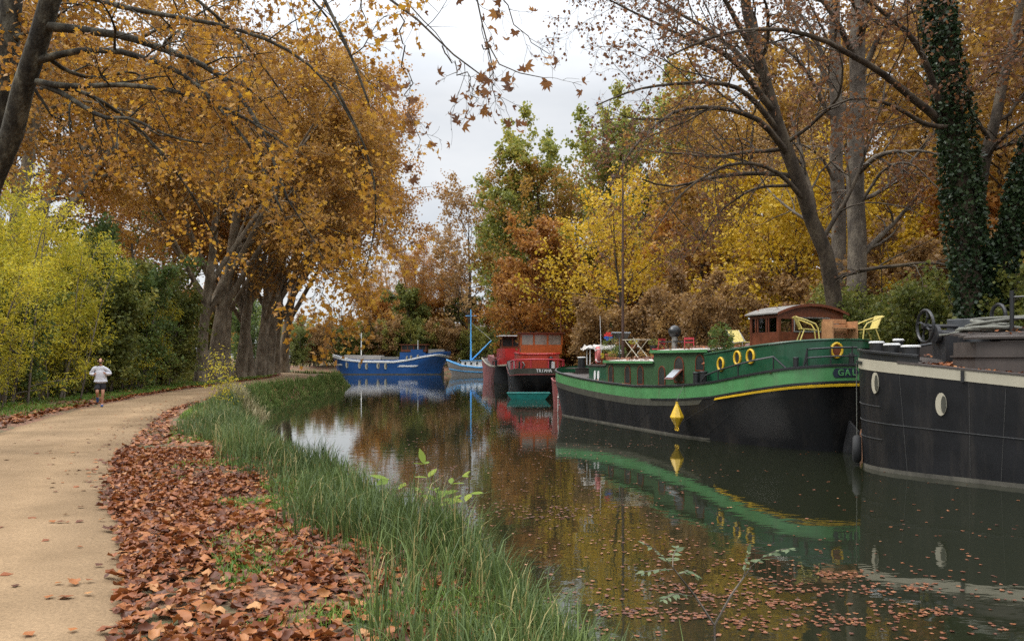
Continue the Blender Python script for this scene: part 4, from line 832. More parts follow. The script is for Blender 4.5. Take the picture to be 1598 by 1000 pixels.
mb = MB(); mb.tube([(3, -2, 5), (3, -2, 8.5)], .05, 6); mb.build('mast', M['mahog'], F_.root)
mb = MB(); mb.lathe([(.16, 0), (.16, .6), (.22, .65), (.22, .9), (.1, 1.0)], (.55, -.95, 2.0), 12); mb.build('lantern', M['rail'], F_.root)
for i, ch in enumerate('TRIANA'):
    u = .10+.030*(5-i); 
    y = .2-.22*i; P = min((fh.pt(u, fh.zs(u)-.2, -1 if y < 0 else 1, .05) for u in np.linspace(0, .2, 120)), key=lambda p: abs(p[1]-y)); text_obj('letter', ch, .36, (P[0], y, P[2]), (0, -1, 0), (0, 0, 1), M['white'], F_.root, .02)
for sd, x in ((1, .7), (-1, .2)): mb = MB(); mb.lathe([(.12, 0), (.16, .1), (.16, .6), (.1, .7)], fh.pt(.2 if sd > 0 else .12, 1.9, sd, -.2), 10); mb.build('fender', M['white'] if sd < 0 else M['rail'], F_.root)

# ---- teal punt
U_ = Boat('rowing_punt', (2.6, 58.3), 90, None, 'flat teal green punt floating behind the stern of the wood-cabined barge')
def punt(off, z0, z1): 
    return
mb = MB(); prof = [(-.05, .42), (.35, -.05), (2.6, -.05), (2.95, .38)]
outer = [[(x, y*(1 if z > .2 else .86), z) for y in (-.62, .62)] for x, z in prof]
mb.grid(outer, flip=True)
for sd in (1, -1):
    q = [(x, sd*.62*(1 if z > .2 else .86), z) for x, z in prof]; mb.add(q+[(x, sd*.62, .42) for x, z in prof], [(0, 1, 5, 4), (1, 2, 6, 5), (2, 3, 7, 6)])
mb.build('hull', M['teal'], U_.root); mb = MB(); mb.tube([(-.05, -.62, .43), (-.05, .62, .43), (2.95, .62, .43), (2.95, -.62, .43)], .035, 5, closed=True); mb.build('gunwale', M['teal'], U_.root)
mb = MB(); mb.box((1.0, 0, .3), (.25, 1.2, .04)); mb.box((2.1, 0, .3), (.25, 1.2, .04)); mb.build('thwart', M['teal'], U_.root)

# ---- pale sailing boat with sky blue trim
S_ = Boat('sailing_boat', (-2.6, 141), 84, None, 'small grey sailing boat with sky blue trim, a white cabin and a tall blue mast')
sh = Hull((0, 8.6, 1.5, 2, 2.2, 4, 1.9), (.3, 7.6, 1.3, 2, 2, 4, 1.7), [(0, 1.5), (3, 1.35), (6, 1.7), (8.6, 2.65)], .2, .8)
sh.band(lambda u: -.2, lambda u: sh.zs(u), nz=6).build('hull', M['greyhull'], S_.root, smooth=True)
sh.strip(lambda u: sh.zs(u), .13, .06, 0, 1, sides=(1, -1)).build('gunwale', M['skyblue'], S_.root); sh.strip(lambda u: sh.zs(u)*.42, .12, .05, 0, 1, sides=(1, -1)).build('rubbing_strip', M['skyblue'], S_.root); sh.deck(lambda u: sh.zs(u)-.15).build('deck', M['white'], S_.root)
mb = MB(); mb.house([(.6, 1.05), (5.9, .95), (5.9, -.95), (.6, -1.05)], lambda x, y: 1.3, lambda x, y: 2.5); sc_ = mb.build('cabin', M['white'], S_.root)
mb = MB(); mb.house([(.5, 1.2), (6.1, 1.1), (6.1, -1.1), (.5, -1.2)], lambda x, y: 2.5, lambda x, y: 2.6); mb.build('roof', M['skyblue'], sc_)
for k in range(5): window(sc_, (1.2+1.0*k, 1.05-.02*k, 1.75), .42, .55, (0, 1, 0), M['white'], M['glassd'])
mb = MB(); mb.tube([(4.4, 0, 1.5), (4.4, 0, 11.2)], [.16, .09], 8); mb.tube([(4.4, -1.0, 10.1), (4.4, 1.0, 10.1)], .05, 6); mb.tube([(5.35, 0, 10.1), (3.45, 0, 10.1)], .06, 6); mb.build('mast', M['skyblue'], S_.root)
mb = MB(); mb.tube([(4.2, 0, 2.7), (.9, 0, 5.9)], .11, 8); mb.build('boom', M['skyblue'], S_.root)
mb = MB(); mb.tube([(4.4, 0, 9), (.8, 0, 5.9)], .025, 4); mb.build('stay', M['steel'], S_.root)

# ---- navy barge lying across the bend
Bz = Boat('barge', (-11.2, 152.5), 88.5, None, 'long navy blue barge with white trim lying across the far bend of the canal')
bh = Hull((0, 21.6, 2.6, 3.4, 2.2, 3.6, 2.2), (1.8, 20.8, 2.5, 6.5, 1.6, 4, 2.1), [(0, 4.2), (2, 4.1), (5, 3.6), (7, 3.1), (10, 2.65), (16, 2.65), (19, 2.95), (21.6, 3.6)], .5, 1.4)
bh.band(lambda u: -.3, lambda u: bh.zs(u), nz=10).build('hull', M['blue'], Bz.root, smooth=True)
bh.strip(lambda u: bh.zs(u)-float(np.interp(u, (0, .3, .6), (1.15, .6, .3))), .21, .08, 0, 1, sides=(1, -1), n=60).build('sheer_strip', M['white'], Bz.root); bh.deck(lambda u: bh.zs(u)-.1).build('deck', M['deckbr'], Bz.root)
bh.strip(lambda u: bh.zs(u)+.02, .08, .06, .62, 1, sides=(1, -1), n=60).build('bow_rail', M['white'], Bz.root)
bh.band(lambda u: -.05, lambda u: .16, off=.03).build('waterline_stain', M['scum'], Bz.root)
bx_ = lambda px: (799-px)/FOC*150.5-11.2
for zc, pa_, pb_ in ((1.5, 652, 622), (1.75, 534, 523)):
    ua, ub = [min(np.linspace(0, 1, 300), key=lambda u: abs(bh.pt(u, zc)[0]-bx_(p))) for p in (pa_, pb_)]; bh.strip(lambda u: zc, .17, .06, ua, ub, sides=(1,)).build('white_bar', M['white'], Bz.root)
def oval(x, z, a, b_):
    u = min(np.linspace(0, 1, 300), key=lambda u: abs(bh.pt(u, z)[0]-x)); P = bh.pt(u, z)
    mb = MB(); mb.prism([(a*math.cos(t), b_*math.sin(t)) for t in np.linspace(0, 2*math.pi, 18, endpoint=False)], .06, P, (-1, 0, 0), (0, 0, 1)); p = mb.build('porthole', M['cream'], Bz.root)
    mb = MB(); mb.prism([(a*.35*math.cos(t)+a*.45, b_*.7*math.sin(t)) for t in np.linspace(0, 2*math.pi, 14, endpoint=False)], .05, P+np.array([0, .02, 0]), (-1, 0, 0), (0, 0, 1)); mb.build('pane', M['glassd'], p)
for px, zz in ((542, 1.75), (561.5, 1.65), (572.5, 1.5), (590, 1.6), (603, 1.5)): oval(bx_(px), zz, .26, .58)
for px, zz in ((635.5, 3.0), (643, 3.1), (652.5, 3.25)): oval(bx_(px), zz, .22, .36)
mb = MB(); mb.house([(bx_(594), 1.9), (bx_(536), 1.6), (bx_(536), -1.6), (bx_(594), -1.9)], lambda x, y: 2.5, lambda x, y: 3.45+.3*(1-(y/1.9)**2)); mb.build('hold_cover', M['canvas'], Bz.root)
mb = MB(); mb.house([(bx_(622), 1.8), (bx_(595), 1.8), (bx_(595), -1.8), (bx_(622), -1.8)], lambda x, y: 2.4, lambda x, y: 3.2); mb.build('hold_hatch', M['steel'], Bz.root)
mb = MB(); mb.house([(bx_(664), 1.9), (bx_(624), 1.9), (bx_(624), -1.9), (bx_(664), -1.9)], lambda x, y: 2.6, lambda x, y: 4.0); hb = mb.build('after_house', M['blue'], Bz.root)
w0, w1 = bx_(665), bx_(625); wl = w1-w0; wc_ = (w0+w1)/2
mb = MB(); [mb.box((x, y, 4.75), (.15, .15, 1.3)) for x in np.linspace(w0+.1, w1-.1, 5) for y in (1.3, -1.3)]; mb.box((wc_, 0, 4.3), (wl, 2.8, .35)); mb.box((wc_, 0, 5.4), (wl+.5, 3.2, .14)); bw_ = mb.build('wheelhouse', M['mahog'], Bz.root)
mb = MB(); mb.box((wc_, 0, 4.85), (wl-.3, 2.5, .95)); mb.build('window', M['glassd'], bw_)
mb = MB(); mb.house([(bx_(660), 1.9), (bx_(641), 1.9), (bx_(641), 1.3), (bx_(660), 1.3)], lambda x, y: 4.0, lambda x, y: 4.5); mb.build('deck_box', M['blue'], Bz.root)
mb = MB(); mb.house([(bx_(692), 1.2), (bx_(668), 1.2), (bx_(668), -1.2), (bx_(692), -1.2)], lambda x, y: 3.6, lambda x, y: 4.55); mb.build('skylight', M['steel'], Bz.root)
mb = MB(); mb.tube([(bx_(560), 0, 3), (bx_(560), 0, 7.6)], .09, 6); mb.build('mast', M['white'], Bz.root); mb = MB(); mb.tube([(bx_(652), 1.6, 4.2), (bx_(652), 1.6, 6.2)], .06, 6); mb.build('flagstaff', M['white'], Bz.root)
for k, x in enumerate((3.0, 1.6)): mb = MB(); mb.box((x, 0, .4), (.7, .12, 1.4)); mb.build('rudder', M['dkmetal'], Bz.root)

# ------------------------------------------------------------------ trees
def resample(P, n):
    P = np.asarray(P, float); d = np.r_[0, np.cumsum(np.linalg.norm(np.diff(P[:, :3], axis=0), axis=1))]; t = np.linspace(0, d[-1], n)
    Q = np.stack([np.interp(t, d, P[:, c]) for c in range(P.shape[1])], 1)
    for _ in range(2): Q[1:-1] = .25*Q[:-2]+.5*Q[1:-1]+.25*Q[2:]
    return Q
def tubes(name, sets, m, parent=None):   # sets: list of (points (N,S,3), radii (N,S), sides) -> one mesh
    Vs, Fs, o = [], [], 0
    for P, Rr, k in sets:
        if len(P) == 0: continue
        T = np.gradient(P, axis=1); T /= np.linalg.norm(T, axis=2, keepdims=True)+1e-9
        ref = np.where(np.abs(T[..., 2:3]) > .9, np.array([1., 0, 0]), np.array([0, 0, 1.]))
        ref = np.broadcast_to(ref[:, :1], T.shape)
        x = np.cross(ref, T); x /= np.linalg.norm(x, axis=2, keepdims=True)+1e-9; y = np.cross(T, x)
        a = np.arange(k)*2*math.pi/k
        V = P[:, :, None]+Rr[:, :, None, None]*(np.cos(a)[None, None, :, None]*x[:, :, None]+np.sin(a)[None, None, :, None]*y[:, :, None])
        Nn, S = P.shape[:2]; idx = np.arange(Nn*S*k).reshape(Nn, S, k)+o
        A = idx[:, :-1]; B = idx[:, 1:]
        F = np.stack([A, np.roll(A, -1, 2), np.roll(B, -1, 2), B], -1).reshape(-1, 4)
        Vs.append(V.reshape(-1, 3)); Fs.append(F); o += Nn*S*k
    return mesh_np(name, np.concatenate(Vs), np.concatenate(Fs), m, parent, smooth=True)
def spawn(P, Rd, rs, n, t0, t1, ang, lenf, seg, wob, trop, rf=.6, tip=.25, minl=.2, absl=None, rmin=.004, prof=None):
    N_, S1 = P.shape[:2]; S = S1-1
    L = np.linalg.norm(np.diff(P, axis=1), axis=2).sum(1)
    idx = np.repeat(np.arange(N_), n); k = np.tile(np.arange(n), N_)
    t = t0+(t1-t0)*(k+rs.rand(len(idx)))/n
    f = np.clip(t*S, 0, S-1e-4); i = f.astype(int); w_ = (f-i)[:, None]
    A = P[idx, i]; Bq = P[idx, i+1]; p = A*(1-w_)+Bq*w_; d = Bq-A; d /= np.linalg.norm(d, axis=1, keepdims=True)+1e-9
    r0 = (Rd[idx, i]*(1-w_[:, 0])+Rd[idx, i+1]*w_[:, 0])*rf*rs.uniform(.7, 1.1, len(idx))
    q = rs.randn(len(idx), 3); q -= d*(q*d).sum(1, keepdims=True); q /= np.linalg.norm(q, axis=1, keepdims=True)+1e-9
    an = np.radians(rs.uniform(ang[0], ang[1], len(idx)))[:, None]
    dr = np.cos(an)*d+np.sin(an)*q
    base = L[idx] if absl is None else np.full(len(idx), absl)
    tn = (t-t0)/(t1-t0+1e-9); pf = 1-.45*tn if prof is None else .3+.8*np.sqrt(np.clip(1-((tn-prof)/(max(prof, 1-prof)+.05))**2, 0, 1))
    ln = np.maximum(base*lenf*pf*rs.uniform(.65, 1.3, len(idx)), minl)
    pts = [p]; tr = np.asarray(trop)
    for s in range(seg):
        dr = dr+wob*rs.randn(len(idx), 3)+tr; dr /= np.linalg.norm(dr, axis=1, keepdims=True); p = p+dr*(ln/seg)[:, None]; pts.append(p)
    Rr = np.maximum(r0, rmin)[:, None]*(1-(1-tip)*np.linspace(0, 1, seg+1))[None]
    return np.stack(pts, 1), np.maximum(Rr, rmin*.6)
def along(P, rs, n, jit, t0=.1):
    N_, S1 = P.shape[:2]; S = S1-1; idx = np.repeat(np.arange(N_), n); f = rs.uniform(t0, 1, len(idx))*S; f = np.minimum(f, S-1e-4); i = f.astype(int); w_ = (f-i)[:, None]
    return P[idx, i]*(1-w_)+P[idx, i+1]*w_+jit*rs.randn(len(idx), 3)
def build_tree(name, base, main, levels, leaf, bark, seed, label, cat='tree', group=None, sides=12, crown_name='crown', extra=None):
    """main: list of (polyline (k,3), r0, r1) in local metres; levels: spawn settings; leaf: dict"""
    rs = np.random.RandomState(seed); S = 14
    P = np.stack([resample(m[0], S+1) for m in main]); Rd = np.stack([m[1]+(m[2]-m[1])*np.linspace(0, 1, S+1)**.8 for m in main])
    flare = np.zeros_like(Rd); flare[0, 0] = .22*Rd[0, 0]; flare[0, 1] = .04*Rd[0, 0]; Rd = Rd+flare
    P[:, 1:-1] += (rs.randn(len(P), S-1, 3)*Rd[:, 1:-1, None]*.12)
    root = empty(name, base, label=label, cat=cat, group=group)
    sets = [(P[:1], Rd[:1], sides)]
    if len(P) > 1: sets.append((P[1:], Rd[1:], 8))
    cur, cr_ = P, Rd; tw = []
    for li, lv in enumerate(levels):
        lv = dict(lv); keep = lv.pop('leafy', False); kk = lv.pop('k', 5); only = lv.pop('skip', 0)
        cur, cr_ = spawn(cur[only:], cr_[only:], rs, **lv)
        ok = cur[:, -1, 2] > .6; cur, cr_ = cur[ok], cr_[ok]
        sets.append((cur, cr_, kk))
        if keep: tw.append((cur, keep))
    tubes('trunk', sets, bark, root)
    pts = [along(c, rs, n, leaf.get('jit', .1)) for c, n in tw]
    Q = np.concatenate(pts); Q = Q[Q[:, 2] > .25]
    leaves_obj(crown_name, Q, leaf['size'], seed, leaf['mat'], root, leaf.get('T', KITE2), leaf.get('mix', (.5, .45)), leaf.get('cs', .5))
    return root
def trunk_line(h, lean=(0, 0), wob=.3, seed=0, k=7):
    r = np.random.RandomState(seed); z = np.linspace(0, h, k); q = np.c_[lean[0]*(z/h)**1.3, lean[1]*(z/h)**1.3, z]; q[1:, :2] += np.cumsum(r.randn(k-1, 2)*wob*.5, 0); return q
def pixline(pts, base):                  # sketched limb: (px, py, depth) -> local metres
    return np.array([at(*p) for p in pts])-np.asarray(base)

# -- the row of old plane trees along the path
def plane_tree(seed, label, base, h=27, r=.75, mat_=TAN, lean=(2, 0), nleaf=18, size=.205, fork=True, base_n=9):
    rs = np.random.RandomState(seed); tl = trunk_line(h*.95, lean, .5, seed); main = [(tl, r, r*.16)]
    for k in range(4 if fork else 2):
        t = rs.uniform(.17, .36); z = t*h*.95; p0 = np.array([np.interp(z, tl[:, 2], tl[:, c]) for c in range(3)]); a = rs.uniform(0, 6.28) if k else rs.uniform(-.6, .6)
        dx = np.array([math.cos(a), math.sin(a), 0]); ln = h*rs.uniform(.5, .68)
        main.append((np.array([p0, p0+dx*ln*.2+np.array([0, 0, ln*.32]), p0+dx*ln*.42+np.array([0, 0, ln*.68]), p0+dx*ln*.62+np.array([0, 0, ln*.95])]), r*.5, r*.1))
    return build_tree('plane_tree', base, main, [
        dict(n=base_n, t0=.36, t1=1, ang=(40, 75), lenf=.42, seg=8, wob=.12, trop=(.02, 0, .03), rf=.5, k=6, minl=3),
        dict(n=8, t0=.2, t1=1, ang=(30, 65), lenf=.42, seg=6, wob=.15, trop=(0, 0, -.03), k=4, leafy=4),
        dict(n=6, t0=.15, t1=1, ang=(25, 70), lenf=.42, seg=4, wob=.2, trop=(0, 0, -.07), k=3, minl=.7, leafy=nleaf)],
        dict(size=size, mat=mat_, jit=.28, cs=.35), PLANEB, seed, label, group='plane trees lining the towpath')
def xy(px, py, z=ZP): return on_z(px, py, z)
rowA = plane_tree(21, 'first and stoutest plane trunk of the row beside the path, pale bark at its foot', (*xy(313, 597)[:2], ZP-.1), 27, .44, lean=(3, -1))
rowB = plane_tree(22, 'thick dark plane tree second in the row with a swollen trunk', (*xy(335, 594)[:2], ZP-.1), 28, .64, lean=(4, 1))
rowC = plane_tree(23, 'rust leaved plane tree in the middle of the towpath row', (*xy(373, 590)[:2], ZP-.1), 28, .58, mat_=RUSTB, lean=(4, 0))
for px, py, src, a, s, lb in ((352, 592, rowA, 2.1, 1.0, 'slim grey plane trunk between two stout dark ones in the row'), (391, 588.5, rowA, 4.0, 1.02, 'slim plane trunk just past the middle of the towpath row'),
        (404, 587, rowB, 1.2, .95, 'sixth plane tree of the row, dark and knobbly'), (416, 585.5, rowC, 0.5, 1.12, 'plane tree with rusty crown three from the far end of the row'),
        (429, 583.5, rowA, 6.1, 1.2, 'plane tree second from the far end of the towpath row'), (442, 581.5, rowB, -.15, 1.12, 'last plane tree of the row, where the path bends away')):
    copy_tree(src, (*xy(px, py)[:2], ZP-.1), a, s, lb)
for x, y, src, a, s, lb in ((-27, 43, rowB, .8, .9, 'golden plane tree hidden behind the yellow green saplings'), (-33, 58, rowC, 3, .95, 'rust crowned plane tree behind the hedge on the left'), (-36, 84, rowA, 1, .95, 'tall plane behind the far part of the hedge'), (-40, 40, rowA, 2, 1, 'plane tree crown at the far left edge over the saplings')):
    copy_tree(src, (x, y, ZP-.1), a, s, lb)
for x, y, src, a, s, lb in ((*at(612, 560, 180)[:2], rowB, 2.2, .8, 'big golden plane tree beyond the navy wheelhouse'), (*at(655, 560, 180)[:2], rowC, 4.4, .9, 'big rust plane tree beyond the stern of the navy barge')):
    copy_tree(src, (x, y, 1.3), a, s, lb)['group'] = 'trees on the far bank'
# -- the leaning plane tree in the left foreground, and its neighbour
A0 = np.array([-12.6, 16.2, ZP-.1])
mainA = [(np.r_[[[0, 0, 0]], pixline([(-60, 430, 15.8), (10, 218, 15.2), (42, 120, 14.9), (75, 20, 14.6), (100, -80, 14.4), (130, -260, 14)], A0)], .275, .14)]
def limb(pts, r0, r1, base=A0): return (pixline(pts, base), r0*.82, r1)
limbsA = [limb([(78, 42, 14.6), (170, 50, 14.4), (240, 70, 14.2), (330, 103, 13.9), (380, 150, 13.6), (418, 220, 13.3), (448, 310, 13)], .105, .02),
 limb([(60, 95, 14.8), (110, 80, 14.6), (160, 74, 14.3), (240, 94, 14), (290, 110, 13.7), (340, 165, 13.4), (400, 235, 13.1), (440, 330, 12.8)], .085, .015),
 limb([(58, 128, 14.8), (110, 138, 14.5), (180, 130, 14.2), (260, 138, 13.8), (330, 158, 13.5), (380, 180, 13.2), (450, 230, 13)], .075, .015),
 limb([(58, 128, 14.8), (110, 152, 14.6), (168, 192, 14.3), (196, 176, 14), (260, 215, 13.7), (330, 225, 13.5)], .07, .012),
 limb([(70, 85, 14.7), (95, 110, 14.9), (150, 125, 15.2), (210, 108, 15.4), (260, 150, 15.6)], .06, .012),
 limb([(98, -20, 14.5), (180, 12, 14), (300, 30, 13.5), (430, 60, 13), (520, 130, 12.6), (560, 210, 12.4)], .07, .012),
 limb([(55, 140, 14.9), (80, 180, 15), (120, 220, 15.2), (132, 245, 15.3)], .04, .008),
 limb([(110, -130, 14.4), (230, -170, 13.6), (360, -150, 12.8), (470, -70, 12), (540, 60, 11.5), (575, 160, 11.3)], .1, .015)]
limbsA += [limb([(520, 130, 12.6), (575, 235, 12.8), (590, 320, 13), (578, 400, 13.2), (560, 455, 13.3), (548, 490, 13.3)], .03, .004), limb([(448, 310, 13), (490, 375, 13), (512, 420, 13), (500, 470, 13)], .02, .004)]
skyA = [limb([(110, -130, 14.4), (300, -190, 13.2), (450, -130, 12.2), (560, -45, 11.6), (610, 2, 11.3), (628, 22, 11.2), (665, 52, 11), (700, 76, 10.9), (735, 90, 10.8), (765, 128, 10.8)], .08, .008),
 limb([(500, -100, 11.9), (640, -90, 11.2), (735, -40, 10.8), (746, 10, 10.7), (752, 70, 10.6), (775, 112, 10.5), (812, 122, 10.4), (850, 122, 10.3)], .03, .005),
 limb([(640, -90, 11.2), (740, -70, 10.6), (783, -20, 10.3), (800, 40, 10.2), (830, 66, 10.1), (858, 85, 10)], .022, .004),
 limb([(624, 22, 11.2), (628, 70, 11.1), (636, 120, 11.1), (640, 180, 11), (652, 235, 11)], .014, .004),
 limb([(752, 70, 10.6), (768, 108, 10.6), (772, 140, 10.5), (790, 168, 10.5)], .012, .004),
 limb([(690, 72, 10.9), (715, 110, 10.9), (742, 126, 10.8), (738, 165, 10.8)], .012, .004)]
pa_ = build_tree('plane_tree', A0, mainA+limbsA, [
    dict(n=9, t0=.2, t1=1, ang=(25, 65), lenf=.3, seg=7, wob=.14, trop=(.01, 0, -.05), rf=.5, k=5, minl=.8, skip=1),
    dict(n=6, t0=.15, t1=1, ang=(25, 65), lenf=.45, seg=5, wob=.2, trop=(0, 0, -.08), k=4, minl=.4, rmin=.003, leafy=2),
    dict(n=3, t0=.2, t1=1, ang=(25, 65), lenf=.45, seg=3, wob=.25, trop=(0, 0, -.1), k=3, minl=.25, rmin=.0025, leafy=3)],
    dict(size=.095, mat=GOLD, jit=.06, T=STAR, cs=.8, mix=(.5, .5)), OLDB, 31, 'leaning plane tree with olive grey bark in the left foreground', group='plane trees lining the towpath')
skp = [resample(m[0], 15) for m in skyA]; rs = np.random.RandomState(77)
SP = np.stack(skp); SR = np.stack([m[1]+(m[2]-m[1])*np.linspace(0, 1, 15) for m in skyA]); SP[:, 1:-1] += rs.randn(*SP[:, 1:-1].shape)*.035
c1, r1 = spawn(SP, SR, rs, 9, .35, 1, (25, 60), .17, 6, .2, (0, 0, -.05), rf=.6, minl=.35, rmin=.0035)
c2, r2 = spawn(c1, r1, rs, 3, .3, 1, (25, 60), .5, 4, .22, (0, 0, -.06), minl=.15, rmin=.003)
tubes('overhanging_branch', [(SP, SR, 6), (c1, r1, 4), (c2, r2, 3)], DARKB, pa_)
q = np.concatenate([along(c2, rs, 1, .02, .6), along(c1, rs, 1, .02, .7), along(SP, rs, 3, .04, .55)]); q = q[rs.rand(len(q)) < .62]
leaves_obj('sparse_leaves', q, .135, 78, RUST, pa_, star_leaf(.5, 5), (.3, .7))
for o in (C.scene.objects['overhanging_branch'],): pass
B0 = np.array([-13.6, 20, ZP-.1])
build_tree('plane_tree', B0, [(np.r_[[[0, 0, 0]], pixline([(-30, 330, 19.8), (5, 150, 19.6), (16, 40, 19.5), (22, -60, 19.4), (40, -300, 19)], B0)], .36, .2),
    limb([(14, 60, 19.5), (45, 55, 19.3), (80, 20, 19), (140, -60, 18.5)], .1, .03, B0), limb([(8, 180, 19.6), (30, 90, 19.2), (62, 85, 18.8)], .06, .02, B0), limb([(22, -60, 19.4), (120, -80, 20), (260, -40, 21), (380, 60, 22), (450, 160, 23)], .11, .02, B0), limb([(22, -60, 19.4), (160, -160, 20), (340, -110, 21), (500, 0, 22), (560, 110, 22.5)], .11, .02, B0), limb([(10, 150, 19.6), (120, 130, 21), (220, 200, 22.5), (300, 300, 24), (340, 380, 25)], .1, .02, B0)],
    [dict(n=10, t0=.25, t1=1, ang=(30, 70), lenf=.32, seg=7, wob=.14, trop=(0, 0, -.03), rf=.5, k=5, minl=1.2, skip=1),
     dict(n=7, t0=.15, t1=1, ang=(25, 65), lenf=.45, seg=5, wob=.2, trop=(0, 0, -.06), k=4, minl=.5, leafy=2, rmin=.0035),
     dict(n=4, t0=.2, t1=1, ang=(25, 65), lenf=.45, seg=3, wob=.25, trop=(0, 0, -.08), k=3, minl=.3, leafy=2, rmin=.003)],
    dict(size=.125, mat=GOLD, jit=.08, T=KITE, cs=.6), OLDB, 32, 'straight dark plane trunk at the left edge behind the leaning one', group='plane trees lining the towpath')

# -- saplings and hedge on the left of the path
def sapling(name, seed, base, h, spread, mat_, label, nst=6, size=.17, nleaf=17, r=.06, T=LONG, bark=GREYB, group=None, cs=.8, lv2=7, cat='tree'):
    rs = np.random.RandomState(seed); main = []
    for k in range(nst):
        a = rs.uniform(0, 6.28); b = rs.uniform(.1, .4)*spread; e = rs.uniform(.4, 1)*spread; hh = h*rs.uniform(.7, 1); p0 = np.array([b*math.cos(a), b*math.sin(a), 0])
        main.append((np.array([p0, p0+[.3*(e-b)*math.cos(a), .3*(e-b)*math.sin(a), hh*.4], p0+[.6*(e-b)*math.cos(a+.3), .6*(e-b)*math.sin(a+.3), hh*.75], p0+[(e-b)*math.cos(a+.4), (e-b)*math.sin(a+.4), hh]]), r*rs.uniform(.6, 1.2), r*.2))
    return build_tree(name, base, main, [
        dict(n=13, t0=.04, t1=1, ang=(35, 75), lenf=.32, seg=6, wob=.14, trop=(0, 0, .03), rf=.5, k=4, minl=.5, leafy=4),
        dict(n=lv2, t0=.15, t1=1, ang=(30, 70), lenf=.45, seg=4, wob=.2, trop=(0, 0, -.04), k=3, minl=.35, leafy=nleaf)],
        dict(size=size, mat=mat_, jit=.13, T=T, cs=cs), bark, seed, label, cat=cat, group=group, sides=7)
gs = 'saplings and shrubs left of the towpath'
sy1 = sapling('ash_sapling', 41, (-19.4, 31.5, ZP-.1), 8.8, 3.0, YGREEN, 'bright yellow green sapling at the far left edge', nst=7, group=gs)
sy2 = sapling('ash_sapling', 42, (-19.9, 36, ZP-.1), 8.2, 3.0, YGREEN, 'yellow green sapling directly behind the runner', nst=7, group=gs)
so1 = sapling('shrub', 43, (-21.4, 42.5, ZP-.1), 7.2, 3.2, OLIVE, 'dark olive shrub right of the runner', nst=8, size=.18, group=gs, T=KITE2, cat='shrub')
so2 = sapling('shrub', 44, (-22, 47, ZP-.1), 8.0, 3.2, GREEN, 'green shrub with yellowing tips at the right end of the hedge', nst=8, size=.17, group=gs, T=KITE2, cat='shrub')
for src, x, y, a, s, lb in ((sy1, -18.6, 25, 2, .9, 'yellow green sapling cut by the left frame edge'), (sy2, -22.5, 33.5, 1, 1.12, 'taller yellow sapling set back at the left edge'), (sy1, -23.2, 40, 4, 1.1, 'yellow sapling with a rounded top behind the runner'), (sy2, -24.6, 30, 3, 1.2, 'sapling in the second row at the left'),
        (so1, -21, 38.6, 3, .75, 'low dark shrub just behind the grass verge'), (so2, -24.5, 46, 2, 1.15, 'tall green shrub behind the thin bare trunk'), (so1, -23.6, 54, 1, 1.05, 'olive shrub leaning to the foot of the first plane tree'), (so2, -26.5, 60, 5, 1.1, 'green shrub behind the first plane trunks'), (so1, -29.5, 70, 2, 1.2, 'dark shrub behind the middle of the plane row'), (so1, -33, 88, 4, 1.2, 'olive shrub behind the far plane trunks'),
        (sy2, -18.1, 28.2, 5, .7, 'low bushy yellow sapling at the left edge of the verge'), (sy1, -20.9, 34.4, .4, .8, 'yellow sapling filling the gap left of the runner'), (sy1, -20.9, 40.2, 1, .62, 'small yellow sapling in front of the olive shrubs'), (sy2, -21.6, 45.4, 2.5, .7, 'yellowing sapling among the green shrubs'), (sy1, -25.2, 49, 5, .95, 'yellow topped sapling behind the green shrubs'), (so1, -28.5, 50, .5, 1.3, 'big olive shrub in the back of the hedge'), (so2, -29, 38, 2.2, 1.3, 'big green shrub in the back behind the saplings'), (sy2, -22.9, 51, 0, .8, 'small yellowish sapling near the plane row'), (so1, -20.6, 28.4, 1.4, .8, 'dark shrub at the foot of the left edge sapling'), (so2, -19.9, 33.6, 5.4, .62, 'low green shrub between the two front saplings')):
    copy_tree(src, (x, y, ZP-.1), a, s, lb)
TB = np.array([*xy(214, 606)[:2], ZP-.1])
build_tree('young_tree', TB, [(pixline([(214, 610, TB[1]), (212, 540, TB[1]), (210, 470, TB[1]), (206, 380, TB[1])], TB), .12, .06)], [dict(n=10, t0=.35, t1=1, ang=(40, 70), lenf=.4, seg=5, wob=.15, trop=(0, 0, .02), k=4, minl=1), dict(n=6, t0=.2, t1=1, ang=(30, 60), lenf=.5, seg=4, wob=.2, trop=(0, 0, -.03), k=3, leafy=10)], dict(size=.17, mat=OLIVE, jit=.12), DARKB, 45, 'thin straight dark trunk rising from the hedge', cat='tree')

# -- trees on the right bank
def right_tree(base, main, seed, label, mat_=TWIGL, size=.13, nl=(2, 3), n1=10, bark=DARKB, skip=0, l1=.42, trop1=(-.02, 0, 0), T=KITE, n3=5, name='plane_tree', droop=-.05):
    return build_tree(name, base, main, [
        dict(n=n1, t0=.22, t1=1, ang=(35, 75), lenf=l1, seg=9, wob=.13, trop=trop1, rf=.42, k=6, minl=1.5, skip=skip),
        dict(n=8, t0=.15, t1=1, ang=(30, 65), lenf=.42, seg=7, wob=.17, trop=(-.01, 0, droop), k=4, minl=.8, leafy=nl[0], rmin=.006),
        dict(n=n3, t0=.15, t1=1, ang=(25, 65), lenf=.42, seg=4, wob=.22, trop=(0, 0, droop*1.4), k=3, minl=.4, leafy=nl[1], rmin=.0045)],
        dict(size=size, mat=mat_, jit=.07, T=T, cs=.5), bark, seed, label, group='tall trees on the right bank')
b1 = np.array([*at(1318, 560, 34)[:2], 1.4])
lm = lambda pts, r0, r1, b: (pixline(pts, b), r0, r1)
